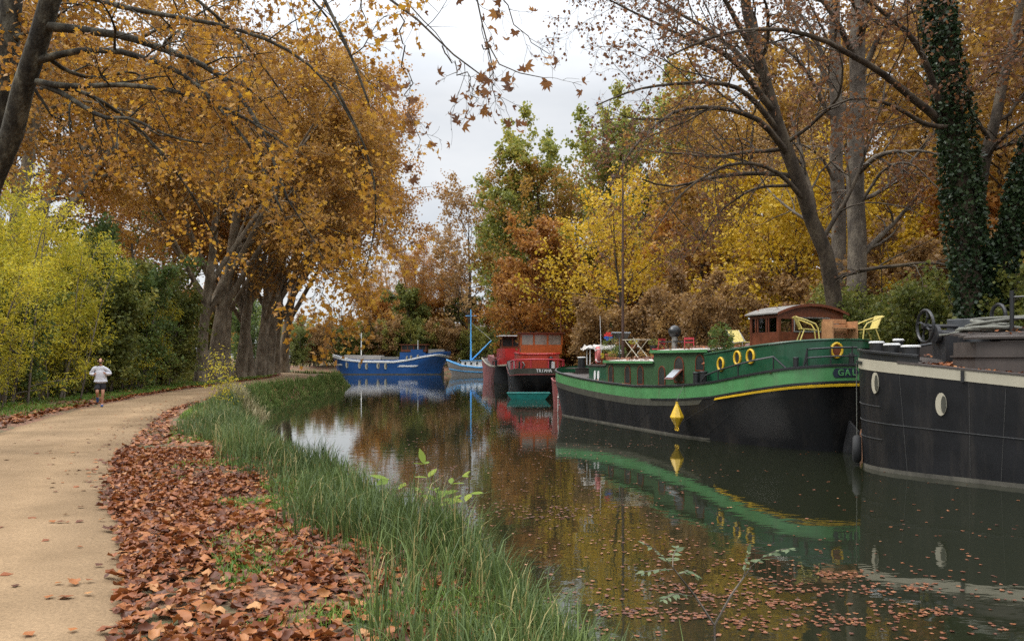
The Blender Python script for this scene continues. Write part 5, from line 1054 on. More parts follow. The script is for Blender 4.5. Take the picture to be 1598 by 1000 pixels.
right_tree(b1, [lm([(1318, 606, 34), (1308, 470, 34), (1268, 335, 33.6), (1215, 205, 33), (1180, 90, 32.5), (1160, -20, 32), (1140, -160, 31.5)], .39, .16, b1),
    lm([(1232, 245, 33.2), (1190, 185, 32), (1130, 168, 30.5), (1060, 165, 29), (1000, 210, 28), (950, 290, 27.3)], .14, .02, b1),
    lm([(1215, 205, 33), (1165, 140, 32), (1120, 128, 30.5), (1050, 130, 29), (985, 140, 28), (930, 165, 27)], .13, .02, b1),
    lm([(1205, 170, 32.8), (1140, 85, 31.5), (1060, 55, 30), (990, 20, 29), (930, -10, 28.5)], .15, .02, b1),
    lm([(1190, 120, 32.6), (1120, 55, 33.5), (1040, 10, 34.5), (960, -40, 35)], .13, .02, b1),
    lm([(1262, 320, 33.5), (1210, 260, 32.5), (1140, 250, 31.5), (1060, 300, 30.5), (1010, 380, 30)], .11, .015, b1),
    lm([(1250, 290, 33.4), (1180, 290, 33), (1120, 330, 32.5), (1080, 400, 32)], .08, .015, b1),
    lm([(1180, 90, 32.5), (1110, -40, 31), (1000, -90, 30), (900, -60, 29)], .12, .02, b1)], 51, 'leaning bare trunk bending up to the left above the wheelhouse', n1=13, l1=.4, nl=(1, 1), size=.12, n3=6)
b2 = np.array([*at(1336, 560, 36)[:2], 1.4])
right_tree(b2, [lm([(1336, 600, 36), (1336, 470, 36), (1334, 250, 36), (1340, 60, 36), (1342, -200, 36)], .46, .26, b2),
    lm([(1338, 130, 36), (1380, 40, 35), (1440, 10, 34), (1500, 20, 33)], .16, .03, b2), lm([(1336, 200, 36), (1290, 120, 36.5), (1240, 40, 37), (1200, -60, 37)], .15, .03, b2), lm([(1338, 100, 36), (1300, 20, 35), (1230, -60, 34), (1140, -100, 33)], .15, .03, b2), lm([(1335, 330, 36), (1380, 260, 35), (1420, 250, 34), (1470, 300, 33.5)], .09, .02, b2)], 52, 'thick upright trunk behind the yellow chairs', n1=9, l1=.3, nl=(1, 2), size=.14, bark=GREYB)
b3 = np.array([*at(1306, 560, 40)[:2], 1.4])
right_tree(b3, [lm([(1306, 600, 40), (1309, 470, 40), (1310, 300, 40), (1303, 150, 40), (1300, -60, 40), (1310, -200, 40)], .42, .2, b3), lm([(1306, 290, 40), (1280, 240, 39.5), (1240, 220, 39), (1200, 240, 38.5)], .1, .02, b3), lm([(1302, 120, 40), (1250, 20, 41), (1180, -40, 42)], .14, .03, b3)], 53, 'slim straight trunk next to the thick upright one', n1=10, l1=.3, nl=(1, 2), size=.15, bark=GREYB, mat_=BROWN)
# ivy-clad tree
b4 = np.array([*at(1530, 560, 27)[:2], 1.4])
ivt = right_tree(b4, [lm([(1530, 620, 27), (1522, 480, 27), (1508, 330, 27), (1485, 170, 27), (1466, 20, 27), (1450, -160, 27)], .42, .24, b4),
    lm([(1527, 560, 27), (1550, 450, 26.8), (1577, 370, 26.6), (1600, 280, 26.4), (1640, 150, 26)], .28, .16, b4),
    lm([(1515, 400, 27), (1534, 270, 27.4), (1558, 160, 27.7), (1582, 60, 28), (1610, -80, 28.3)], .24, .12, b4),
    lm([(1468, 190, 27), (1410, 140, 26), (1350, 97, 25), (1290, 62, 24.4), (1235, 44, 24), (1160, 44, 23.6), (1100, 58, 23.2), (1040, 90, 23)], .14, .025, b4),
    lm([(1475, 180, 27), (1430, 60, 26), (1380, 20, 25.5), (1320, -20, 25), (1240, -40, 24.5)], .13, .03, b4),
    lm([(1490, 200, 27), (1440, 195, 26), (1390, 160, 25.2), (1330, 150, 24.6), (1270, 180, 24.2)], .1, .02, b4),
    lm([(1545, 220, 27.5), (1500, 150, 26.6), (1560, 110, 26), (1600, 60, 25.5)], .08, .02, b4)], 54, 'ivy covered trunk forking at the right edge above the black barge', n1=8, l1=.34, nl=(1, 2), size=.125, skip=2, bark=DARKB)
rs = np.random.RandomState(9); pts = []
for m, n, hi in ((lm([(1530, 620, 27), (1522, 480, 27), (1508, 330, 27), (1485, 170, 27), (1466, 20, 27), (1450, -160, 27)], 0, 0, b4), 15000, .6), (lm([(1527, 560, 27), (1550, 450, 26.8), (1577, 370, 26.6), (1600, 280, 26.4), (1640, 150, 26)], 0, 0, b4), 9000, .5)):
    L_2 = resample(m[0], 60); i = rs.randint(0, 59, n); k = rs.rand(n, 1); p = L_2[i]*(1-k)+L_2[i+1]*k; a = rs.uniform(0, 6.28, n); rr = hi*(1-.35*i/60)*(.86+.34*rs.rand(n))*(1+.22*np.sin(a*3+i*.3)); pts.append(p+np.c_[np.cos(a)*rr, np.sin(a)*rr, .15*rs.randn(n)])
leaves_obj('ivy', np.concatenate(pts), .14, 10, IVY, ivt, KITE, (.5, .5), 1.2)
b5 = np.array([17.5, 23, 1.4])
right_tree(b5, [(np.array([(0, 0, 0), (.2, 0, 5), (.4, .3, 10), (0, .5, 17)]), .4, .15), (np.array([(.2, 0, 6), (-1.5, -1, 9.5), (-3.6, -2, 11), (-6, -2.4, 11.5)]), .14, .03), (np.array([(.3, 0, 7), (-.8, .5, 11), (-2.5, .8, 14), (-5, 1, 15.5)]), .14, .03)], 55, 'tree beyond the right frame edge whose rusty twigs reach in', n1=9, l1=.36, nl=(1, 2), size=.12)

# -- background trees and shrubs
def bg_tree(name, seed, base, h, r, mat_, label, size=.26, nleaf=14, spread=.42, bark=DARKB, T=KITE2, t0=.2, n1=24, ang=(35, 75), up=.04, group='trees on the far bank', n2=7, n3=5, cs=.3):
    tl = trunk_line(h, (0, 0), .4, seed)
    return build_tree(name, base, [(tl, r, r*.1)], [
        dict(n=n1, t0=t0, t1=1, ang=ang, lenf=spread, seg=7, wob=.12, trop=(0, 0, up), rf=.45, k=5, minl=1.2, prof=.35),
        dict(n=n2, t0=.15, t1=1, ang=(30, 65), lenf=.42, seg=5, wob=.16, trop=(0, 0, 0), k=3, minl=.8, leafy=5),
        dict(n=n3, t0=.15, t1=1, ang=(25, 65), lenf=.45, seg=3, wob=.2, trop=(0, 0, -.03), k=3, minl=.5, leafy=nleaf)],
        dict(size=size, mat=mat_, jit=.25, T=T, cs=cs), bark, seed, label, group=group, sides=8)
yl = bg_tree('maple_tree', 61, (*at(1250, 560, 47)[:2], 1.4), 11, .2, YELLOW, 'bright yellow maple behind the wheelhouse and leaning trunk', size=.22, nleaf=9, t0=.1)
y2 = bg_tree('maple_tree', 62, (*at(975, 560, 62)[:2], 1.4), 13, .22, YELLOW, 'bright yellow maple behind the mast of the green barge', size=.24, nleaf=4, t0=.25)
rb = bg_tree('rusty_tree', 63, (*at(865, 560, 78)[:2], 1.4), 11.5, .3, RUSTB, 'rust orange tree behind the wood-cabined barge', size=.3, t0=.1)
gp = bg_tree('poplar', 64, (*at(850, 560, 112)[:2], 1.4), 29, .5, POPL, 'tall olive green poplar whose top stands against the sky', size=.42, spread=.28, nleaf=12, t0=.25, n1=34, up=.08)
bb_ = bg_tree('bare_tree', 65, (*at(735, 560, 168)[:2], 1.4), 32, .5, BROWN, 'half bare brown tree left of the poplars behind the sailing boat', size=.45, spread=.34, nleaf=5, t0=.2, n1=30, up=.07)
gd = bg_tree('golden_tree', 66, (*at(1180, 560, 58)[:2], 1.4), 21, .4, AMBER, 'tall golden brown tree behind the leaning trunk', size=.28, spread=.36, nleaf=11, t0=.2, n1=30)
sh1 = sapling('shrub', 71, (*at(1060, 560, 44)[:2], 1.4), 5.5, 3.0, BROWN, 'brownish shrub with hanging branches behind the stove pipe', nst=8, size=.17, T=KITE2, cat='shrub', group='shrubs on the right bank')
sh2 = sapling('shrub', 72, (*at(1400, 560, 33)[:2], 1.4), 4.2, 2.6, OLIVE, 'olive brown shrub right of the yellow chairs', nst=9, size=.14, T=KITE2, cat='shrub', group='shrubs on the right bank')
sh3 = sapling('shrub', 73, (*at(940, 560, 58)[:2], 1.4), 5.0, 3.2, BROWN, 'brown leaved shrub behind the bow of the green barge', nst=8, size=.18, T=KITE2, cat='shrub', group='shrubs on the right bank')
def px_copy(src, px, Y, a, s, lb, z=1.4): return copy_tree(src, (*at(px, 560, Y)[:2], z), a, s, lb)
px_copy(yl, 1385, 50, 2, .95, 'yellow maple showing between the two upright trunks'); px_copy(yl, 1190, 55, 4, 1.05, 'yellow maple left of the leaning trunk'); px_copy(y2, 925, 75, 1, .95, 'yellow topped maple beside the rust orange tree')
px_copy(rb, 1000, 92, 2, 1.25, 'rust brown tree above the yellow maples'); px_copy(rb, 820, 100, 4, 1.0, 'rust brown tree nearest the red barge'); px_copy(rb, 1090, 70, 1, 1.15, 'rust tree behind the mid cabin'); px_copy(rb, 1560, 45, 5, .9, 'rust tree behind the ivy covered trunk')
px_copy(gp, 945, 116, 2, 1.1, 'second poplar, right of the first against the sky'); px_copy(gp, 1035, 105, 4, 1.12, 'third poplar, half hidden by bare twigs'); px_copy(gp, 800, 150, 1, .9, 'small far poplar left of the tall ones')
px_copy(bb_, 690, 185, 1, .85, 'half bare brown tree above the bow of the sailing boat'); px_copy(bb_, 790, 175, 3, 1.0, 'half bare brown tree behind the red barge'); px_copy(bb_, 650, 200, 5, .75, 'low brown tree at the foot of the sky gap'); px_copy(bb_, 870, 160, 2, 1, 'brown tree between the poplars')
px_copy(gd, 1320, 62, 2, 1.1, 'tall golden tree behind the upright trunks'); px_copy(gd, 1450, 55, 4, 1.05, 'tall golden tree left of the ivy covered trunk'); px_copy(gd, 1560, 52, 1, 1.0, 'golden tree behind the ivy at the right edge'); px_copy(gd, 1080, 80, 5, 1.1, 'golden brown tree right of the poplars'); px_copy(gd, 1650, 44, 3, 1.05, 'golden tree at the right border'); px_copy(gd, 1250, 85, 3, 1.25, 'taller golden crown in the back row on the right'); px_copy(gd, 1420, 90, .5, 1.3, 'back row golden crown between trunks')
px_copy(sh1, 1150, 42, 2, .8, 'brownish shrub left of the wheelhouse'); px_copy(sh2, 1480, 30.5, 1, 1.05, 'olive shrub left of the foot of the ivy trunk'); px_copy(sh2, 1345, 36, 3, 1.1, 'olive shrub at the foot of the upright trunks'); px_copy(sh3, 1230, 41, 4, .8, 'brown shrub behind the wheelhouse'); px_copy(sh3, 1010, 50, 2, .9, 'brown shrub behind the mast foot'); px_copy(sh3, 890, 80, 3, 1, 'brown shrub behind the wood-cabined barge'); px_copy(sh1, 840, 105, 1, 1.2, 'brownish shrub behind the red barge'); px_copy(sh2, 1580, 27, 2, 1.1, 'olive shrub at the right edge behind the black barge'); px_copy(sh1, 1420, 40, 5, 1.3, 'larger shrub behind the low olive ones'); px_copy(sh1, 1540, 38, 2, 1.3, 'shrub behind the ivy trunk'); px_copy(sh1, 1300, 46, 3, 1.2, 'brownish shrub under the yellow maple'); px_copy(sh3, 1100, 52, 1, 1.2, 'brown shrub under the golden tree')
for x, y, src, a, sc_k, lb in ((26, 20, gd, 1, 1.0, 'golden tree past the right frame edge'), (33, 30, gd, 3, 1.1, 'golden tree well past the right frame edge'), (30, 8, gd, 5, 1.0, 'golden tree right of the black barge stern'), (22.5, 15, sh2, 2, 1.2, 'olive shrub past the right frame edge'), (27, 12, sh1, 2, 1.2, 'shrub right of the black barge stern')): copy_tree(src, (x, y, 1.4), a, sc_k, lb)
# far bank beyond the navy barge
fo = bg_tree('far_tree', 67, (*at(585, 560, 176)[:2], 1.4), 13, .35, RUSTB, 'orange tree behind the navy barge', size=.42, nleaf=9, t0=.08, spread=.4, n1=20)
fg = bg_tree('far_tree', 68, (*at(640, 560, 170)[:2], 1.4), 14, .35, OLIVE, 'olive green tree behind the wheelhouse of the navy barge', size=.5, nleaf=10, t0=.05, spread=.42, n1=20)
for src, px, Y, a, s, lb in ((fo, 680, 176, 2, .95, 'orange brown tree right of the navy wheelhouse'), (fo, 625, 190, 4, 1.0, 'taller orange tree behind the navy barge'), (fg, 720, 178, 5, .9, 'olive tree behind the blue mast'), (fo, 760, 172, 3, .85, 'orange tree behind the blue boom'), (fg, 370, 170, 2, .9, 'olive tree glimpsed between plane trunks'), (fo, 330, 150, 2, 1, 'orange tree glimpsed behind the plane row'), (fg, 790, 165, .4, .7, 'olive shrub behind the red barge stern')):
    px_copy(src, px, Y, a, s, lb)
for k, (src, px, Y, a, s) in enumerate([((fo, fg, bb_, gd)[i % 4], 250+i*34, 215+(i*37 % 50), i*1.3, (.95, 1.0, .55, .7)[i % 4]*(.45 if 4 <= i <= 9 else 1)) for i in range(20)]+[((gd, rb, fg)[i % 3], 830+i*62, 110+(i*31 % 40), i*2.1, 1.15) for i in range(12)]):
    c_ = px_copy(src, px, Y, a, s, 'indistinct distant tree in the back row closing the view between nearer crowns'); c_['group'] = 'distant trees in the back row'
for px, Y, src, a, sc_k, lb in ((452, 142, so1, 1, 1.1, 'dark bush where the path bends out of sight'), (478, 150, sh3, 2, 1.6, 'round brown bush beyond the path bend'), (500, 161, so1, 3, 1.3, 'olive bush just left of the navy bow'), (522, 164, sh3, 4, 1.7, 'brown bush behind the navy bow'), (545, 163, so1, 5, 1.25, 'olive bush behind the pale hold cover'), (568, 164, so1, .5, 1.05, 'brownish bush behind the navy mast'), (592, 165, sh3, 1.5, 1.8, 'brown bush behind the navy hold hatch'), (618, 164, so1, 2.5, 1.3, 'olive bush left of the navy wheelhouse'), (648, 165, so1, 3.5, 1.3, 'second olive bush behind the navy wheelhouse roof'), (676, 164, so1, 4.5, 1.2, 'olive bush behind the navy stern'), (704, 163, sh3, 5.5, 1.6, 'brown bush between the navy stern and the sailing boat'), (733, 162, so1, .9, 1.2, 'olive bush behind the blue mast foot'), (762, 158, so1, 1.9, 1.1, 'olive bush behind the blue boom'), (425, 130, so1, 2.9, 1.2, 'bush glimpsed between the last plane trunks'), (395, 120, so2, 3.9, 1.2, 'green bush glimpsed between the middle plane trunks')):
    c_ = px_copy(src, px, Y, a, sc_k, lb); c_['group'] = 'bushes on the far bank'
# houses glimpsed through the trees
def house(x, y, w_, d_, h, rz, label, wallm, roofm):
    t = empty('house', (x, y, 1.4), rz, label=label, cat='house')
    mb = MB(); mb.box((0, 0, h/2), (w_, d_, h)); wl_ = mb.build('wall', wallm, t)
    mb = MB(); mb.prism([(-d_/2-.5, 0), (d_/2+.5, 0), (0, d_*.32)], w_+.8, (-w_/2-.4, 0, h), (0, 1, 0), (0, 0, 1)); mb.build('roof', roofm, t)
    for x_ in np.linspace(-w_/2+1.2, w_/2-1.2, 3):
        for z in (1.2, 3.8):
            if z+1.4 < h: window(t, (x_, -d_/2, z), .9, 1.3, (0, -1, 0), M['white'], M['glassd'])
    return t
house(*at(806, 560, 180)[:2], 8, 6, 5.5, .2, 'pale plastered house glimpsed between the trees behind the red barge', M['wall'], M['tile'])
house(*at(712, 560, 205)[:2], 9, 6, 3.2, -.1, 'low house with a pinkish tiled roof behind the sailing boat', M['wall'], M['tile'])

# ------------------------------------------------------------------ ground cover
def stuff(o, label, cat='ground cover'): return tag(o, label, cat, kind='stuff')
def bank_points(n, ylo, yhi, seed, pw=1.0, dlo=-1.2, extra=1.2):
    """random points on the left bank with distance from the path edge and from the water"""
    r = np.random.RandomState(seed); Y = ylo+(yhi-ylo)*r.rand(n)**pw
    xp = np.interp(Y, PRs[:, 1], PRs[:, 0]); xw = np.interp(Y, LEs[:, 1], LEs[:, 0]); f = r.uniform(dlo, 1, n); X = np.where(f < 0, xp+f, xp+f*(xw-xp+.25))
    wgt = np.where(f < 0, 1, 1); dp = X-xp; dw = xw-X
    return X, Y, dp, dw, np.clip(dp, 0, None)/(np.clip(dp, 0, None)+np.clip(dw, .05, None)), r
SK = np.linspace(0, 1, 3)
def ground_leaves(name, X, Y, size, T, seed, tilt=.45, m=LITTER, lift=.02, z=None):
    rs = np.random.RandomState(seed); n = len(X); Z = (ground_z(X, Y) if z is None else z)+lift+rs.rand(n)*.035*(tilt > .2)
    inpath = in_poly(X, Y, PATHPOLY); Z = np.where(inpath, np.maximum(Z, ZP+.035), Z)
    a = rs.uniform(0, 6.28, n); d = np.c_[np.cos(a), np.sin(a), tilt*.7*rs.randn(n)]; nm = np.c_[tilt*rs.randn(n, 2), np.ones(n)]
    V, F = place_leaves(T, np.c_[X, Y, Z], size, rs, axis_dir=d, normal=nm, spread=0)
    return V, F, np.clip(.25*clump(np.c_[X, Y, Z], 1.2, seed)+.75*rs.rand(n), 0, 1)
def merge(parts, name, m):               # parts: (V, F, tint per leaf, template faces)
    Vs, Fs, ts, o = [], [], [], 0
    for V, F, t in parts:
        Vs.append(V); Fs.append(F+o); o += len(V); ts.append(np.repeat(t, len(F)//len(t)))
    return mesh_np(name, np.concatenate(Vs), np.concatenate(Fs), m, None, np.concatenate(ts))
parts = []
for k, (T, n, y0, y1, pw) in enumerate(((broad_leaf(.5, 3), 24000, 2.6, 16, 1), (broad_leaf(-.7, 4), 18000, 2.6, 16, 1), (broad_leaf(1.0, 6), 14000, 2.6, 16, 1), (broad_leaf(.8, 9), 12000, 2.6, 16, 1), (KITE, 30000, 14, 34, 1.1), (KITE, 3600, 30, 60, 1))):
    X, Y, dp, dw, f, r = bank_points(n, y0, y1, 200+k, pw)
    edge = .50+.1*vnoise(X, Y, .9, 8)-np.clip((Y-17)/18, 0, .34)
    p = np.clip((edge-f)/.16, 0, 1)*np.clip(.68+1.2*vnoise(X, Y, 1.7, 15), .3, 1); p = np.where(dp < 0, .6*np.exp(dp/(.05+.035*vnoise(X, Y, 1.3, 9))), p)
    p = np.maximum(p, .22*(f > .3)*(f < .85))
    ok = r.rand(n) < p; parts.append(ground_leaves('x', X[ok], Y[ok], [.10, .115, .095, .075, .11, .14][k], T, 300+k, (.15, .25, .45, .3, .35, .4)[k]))
# strays on the path and the drift along its left edge
r = np.random.RandomState(5); n = 1500; i = r.randint(0, 330, n); w_ = PW*np.abs(r.randn(n))*.2; w_ = np.where(r.rand(n) < .22, r.uniform(0, PW, n), w_); q = PRs[i]+PN[i]*w_[:, None]
parts.append(ground_leaves('x', q[:, 0], q[:, 1], .085, KITE, 310, .15))
n = 9000; i = r.randint(20, 330, n); w_ = PW+.15+np.abs(r.randn(n))*.45; q = PRs[i]+PN[i]*w_[:, None]; parts.append(ground_leaves('x', q[:, 0], q[:, 1], .14, KITE, 311))
n = 5000; i = r.randint(100, 330, n); w_ = PW+.3+r.uniform(0, 6, n); q = PRs[i]+PN[i]*w_[:, None]; parts.append(ground_leaves('x', q[:, 0], q[:, 1], .15, KITE, 312))
stuff(merge(parts, 'fallen_leaves', LITTER), 'brown and rust fallen plane leaves drifted between the path and the grass', 'fallen leaves')

def grass(name, X, Y, h, wd, m, seed, lean=.35, z=None):
    rs = np.random.RandomState(seed); n = len(X); Z = ground_z(X, Y)-.02 if z is None else z
    a = rs.uniform(0, 6.28, n); dx = np.c_[np.cos(a), np.sin(a)]; side = np.c_[-np.sin(a), np.cos(a)]; h = h*rs.uniform(.5, 1.15, n); wd = wd*rs.uniform(.7, 1.3, n)
    le = np.abs(lean*(1+.6*rs.randn(n)))*h; V = []
    for t, ww, bend, up in ((0, 1, 0, 0), (.4, .85, .16, .42), (.75, .6, .55, .76)):
        c = np.c_[X, Y]+dx*(le*bend)[:, None]
        for s in (-1, 1): V.append(np.c_[c+side*(s*wd*ww*.5)[:, None], Z+h*up])
    c = np.c_[X, Y]+dx*(le*1.15)[:, None]; V.append(np.c_[c, Z+h*np.where(le > .5*h, .86, .98)])
    V = np.stack(V, 1); o = (np.arange(n)*7)[:, None]
    quad = np.concatenate([o+np.array([0, 1, 3, 2]), o+np.array([2, 3, 5, 4])]); tri = o+np.array([4, 5, 6])
    t = np.clip(.5*clump(np.c_[X, Y, Z], .9, seed)+.5*rs.rand(n), 0, .93); t = np.where(rs.rand(n) < .07, 1, t)
    return mesh_np(name, V.reshape(-1, 3), [quad, tri], m, None, np.concatenate([t, t, t]))
# tall sedge along the water
XX, YY, HH, WW = [], [], [], []
for n, y0, y1, h, wd, k in ((34000, 2.5, 9, .62, .011, 0), (44000, 8, 22, .60, .013, 1), (22000, 20, 48, .50, .02, 2), (22000, 44, 110, .62, .04, 3)):
    X, Y, dp, dw, f, r = bank_points(n, y0, y1, 400+k, .9 if k < 2 else 1.0, 0)
    if k == 3:
        i = r.randint(np.searchsorted(LEs[:, 1], 44), np.searchsorted(LEs[:, 1], 118), n); t = r.rand(n); g_ = np.gradient(LEs, axis=0)[i]; g_ /= np.linalg.norm(g_, axis=1)[:, None]; nn = np.c_[-g_[:, 1], g_[:, 0]]
        q = LEs[i]+nn*(t*1.25-.25)[:, None]; X, Y = q[:, 0], q[:, 1]; p = np.ones(n)*.8
    else:
        edge = .42+.1*vnoise(X, Y, .9, 8)-np.clip((Y-15)/20, 0, .22); p = np.clip((f-edge)/.38, 0, 1)**.8*(.35+.65*np.clip(1.0+2.4*vnoise(X, Y, 2.2, 12), 0, 1))
    ok = (r.rand(n) < p) & ~in_poly(X, Y, PATHPOLY); X, Y, f = X[ok], Y[ok], f[ok]; XX.append(X); YY.append(Y); hh = h*(.62+.5*vnoise(X, Y, 2.1, 6)+.4*r.rand(len(X)))*(.55+.55*np.clip(f, 0, 1) if k < 3 else .9)
    HH.append(np.clip(hh, .12, None)); WW.append(np.full(len(X), wd))
stuff(grass('bank_grass', XX[3], YY[3], HH[3], WW[3], FARG, 26), 'green grass edging the far reach of the near bank below the path', 'grass')
stuff(grass('tall_grass', np.concatenate(XX[:3]), np.concatenate(YY[:3]), np.concatenate(HH[:3]), np.concatenate(WW[:3]), GRASSM, 20), 'tall blue green grass along the water on the near bank', 'grass')
# short tufts among the leaves
XX, YY = [], []
for n, y0, y1, k in ((50000, 2.5, 12, 0), (45000, 10, 42, 1)):
    X, Y, dp, dw, f, r = bank_points(n, y0, y1, 420+k, 1, 0); p = (np.clip(vnoise(X, Y, 2.3, 31)*3.2-.05+np.clip((Y-16)/12, 0, 1)*1.2+np.clip((f-.55)*3, 0, 1)*.8, 0, 1))*(f > .18); ok = r.rand(n) < p; XX.append(X[ok]); YY.append(Y[ok])
XX = np.concatenate(XX); YY = np.concatenate(YY)
stuff(grass('short_grass', XX, YY, .11, .007+.0006*YY, LAWN, 21, .5), 'short fresh grass tufts showing through the leaf litter', 'grass')
r = np.random.RandomState(6); n = 60000; i = r.randint(90, 340, n); w_ = PW+.5+4.0*r.rand(n)**1.3; q = PRs[i]+PN[i]*w_[:, None]; ok = r.rand(n) < np.clip(1.0+1.6*vnoise(q[:, 0], q[:, 1], .6, 14)-np.clip((w_-PW-2.5)/3, 0, 1), .1, 1)
q = q[ok]; stuff(grass('verge_grass', q[:, 0], q[:, 1], .17, .02, LAWN, 22, .5), 'bright green grass verge on the left of the path', 'grass')
q = np.array([on_z(392, 634, .5)[:2]])+np.random.RandomState(2).randn(1500, 2)*np.array([.8, 1.3]); q = q[~in_poly(q[:, 0], q[:, 1], PATHPOLY)]
stuff(grass('dry_grass', q[:, 0], q[:, 1], .75, .03, DRYG, 23, .4), 'clump of straw coloured dry grass at the water edge by the path', 'grass')
# low weeds under the trees and hedge
n = 26000; i = r.randint(120, 390, n); w_ = PW+3.2+9*r.rand(n); q = PRs[i]+PN[i]*w_[:, None]; z = ground_z(q[:, 0], q[:, 1])
stuff(leaves_obj('undergrowth', np.c_[q, z+.05+.9*r.rand(n)**2], .2, 24, OLIVE, None, KITE2), 'low mixed undergrowth beneath the hedge on the left', 'undergrowth')
n = 30000; i = r.randint(40, 285, n); g = np.gradient(REs, axis=0)[i]; g /= np.linalg.norm(g, axis=1)[:, None]; q = REs[i]+np.c_[g[:, 1], -g[:, 0]]*(.2+14*r.rand(n))[:, None]; z = ground_z(q[:, 0], q[:, 1])
stuff(leaves_obj('undergrowth', np.c_[q, z+.05+1.2*r.rand(n)**2], .2, 25, OLIVE, None, KITE2), 'brambles and weeds on the right bank behind the boats', 'undergrowth')

# ------------------------------------------------------------------ leaves afloat
rs = np.random.RandomState(55); pts = []
for cx, cy, sx, sy, n in ((700, 634, 120, 6, 1700), (830, 640, 60, 8, 700), (600, 642, 80, 5, 600), (470, 648, 40, 6, 500), (850, 657, 50, 3, 400), (760, 690, 130, 25, 1000), (640, 720, 60, 30, 500), (830, 760, 90, 40, 1000), (930, 800, 70, 30, 700), (1000, 845, 90, 25, 900), (1120, 890, 120, 28, 800), (1290, 920, 170, 34, 1700), (1440, 950, 160, 30, 1400), (1200, 960, 170, 30, 1200), (1350, 900, 160, 14, 700), (1520, 975, 80, 14, 250), (1000, 930, 80, 30, 500), (1200, 730, 250, 40, 300), (1450, 830, 120, 40, 180), (950, 690, 60, 25, 250), (880, 668, 40, 6, 300), (560, 625, 40, 4, 300)):
    px = cx+sx*rs.randn(n); py = cy+sy*rs.randn(n); ok = py > 588; q = np.array([on_z(a, b_, 0) for a, b_ in zip(px[ok], py[ok])]); pts.append(q[:, :2])
q = np.concatenate(pts); q = q[in_poly(q[:, 0], q[:, 1], CANAL)]; st = vnoise(q[:, 0]*.55, q[:, 1]*.9, 1.9, 41)*.75+.35*vnoise(q[:, 0], q[:, 1]*2, 3.4, 43); q = q[rs.rand(len(q)) < np.clip(-.05+1.5*st, .06, .7)]
n = 2500; e = np.c_[rs.uniform(-20, 13, n), rs.uniform(9, 140, n)]; e = e[in_poly(e[:, 0], e[:, 1], CANAL)]; q = np.concatenate([q, e])
V, F, t = ground_leaves('x', q[:, 0], q[:, 1], .06, broad_leaf(.25, 7), 56, .05, z=np.zeros(len(q)), lift=.006)
stuff(mesh_np('floating_leaves', V, F, FLOATM, None, np.repeat(t, len(F)//len(t))), 'fallen brown leaves floating in loose rafts on the canal', 'floating leaves')
# leaves lying on the boats
def on_boat(b, name, spots, label, seed, size=.12):
    r = np.random.RandomState(seed); P = []
    for x0, x1, y0, y1, zf, n in spots:
        x = r.uniform(x0, x1, n); y = r.uniform(y0, y1, n); P.append([(*b.W(a, c, 0)[:2], zf(a, c)+.015+.02*r.rand()) for a, c in zip(x, y)])
    P = np.array(sum(P, [])); V, F, t = ground_leaves('x', P[:, 0], P[:, 1], size, KITE, seed, .35, z=P[:, 2], lift=.01)
    stuff(mesh_np(name, V, F, LITTER, None, np.repeat(t, 4)), label, 'fallen leaves')
rf = lambda hy, zt: (lambda x, y: zt+.02+.12*(1-(y/(hy+.09))**2))
on_boat(G, 'fallen_leaves', [(9.9, 14.3, -1.6, 1.7, rf(1.65, 2.68), 420), (5.7, 9.6, -1.6, 1.75, rf(1.7, 3.1), 160), (18, 20.5, -1.5, 1.8, lambda x, y: gh.z(x)-.45, 160), (14.6, 17.6, -1.4, 1.5, lambda x, y: 2.53, 60), (1.2, 16, 1.75, 2.2, lambda x, y: gh.z(x)-.11, 420), (2.1, 3.4, -.9, 1.3, lambda x, y: roofz(y)+.035, 14)], 'brown leaves scattered over the cabin roofs and side deck of the green barge', 61)
on_boat(K, 'fallen_leaves', [(-2.6, -2.25, -1.5, 1.9, lambda x, y: kh.z(x)-.05, 380), (-4.5, -2.3, 1.55, 2.05, lambda x, y: kh.z(x)-.06, 160), (-9, -3, -.8, 1.4, lambda x, y: 3.27+.22*(1-((y-.1)/1.7)**2), 220), (-1.6, -.6, -1.2, 1.5, lambda x, y: kh.z(x)+.07, 40)], 'brown leaves caught in the well and on the hatch of the black barge', 62)

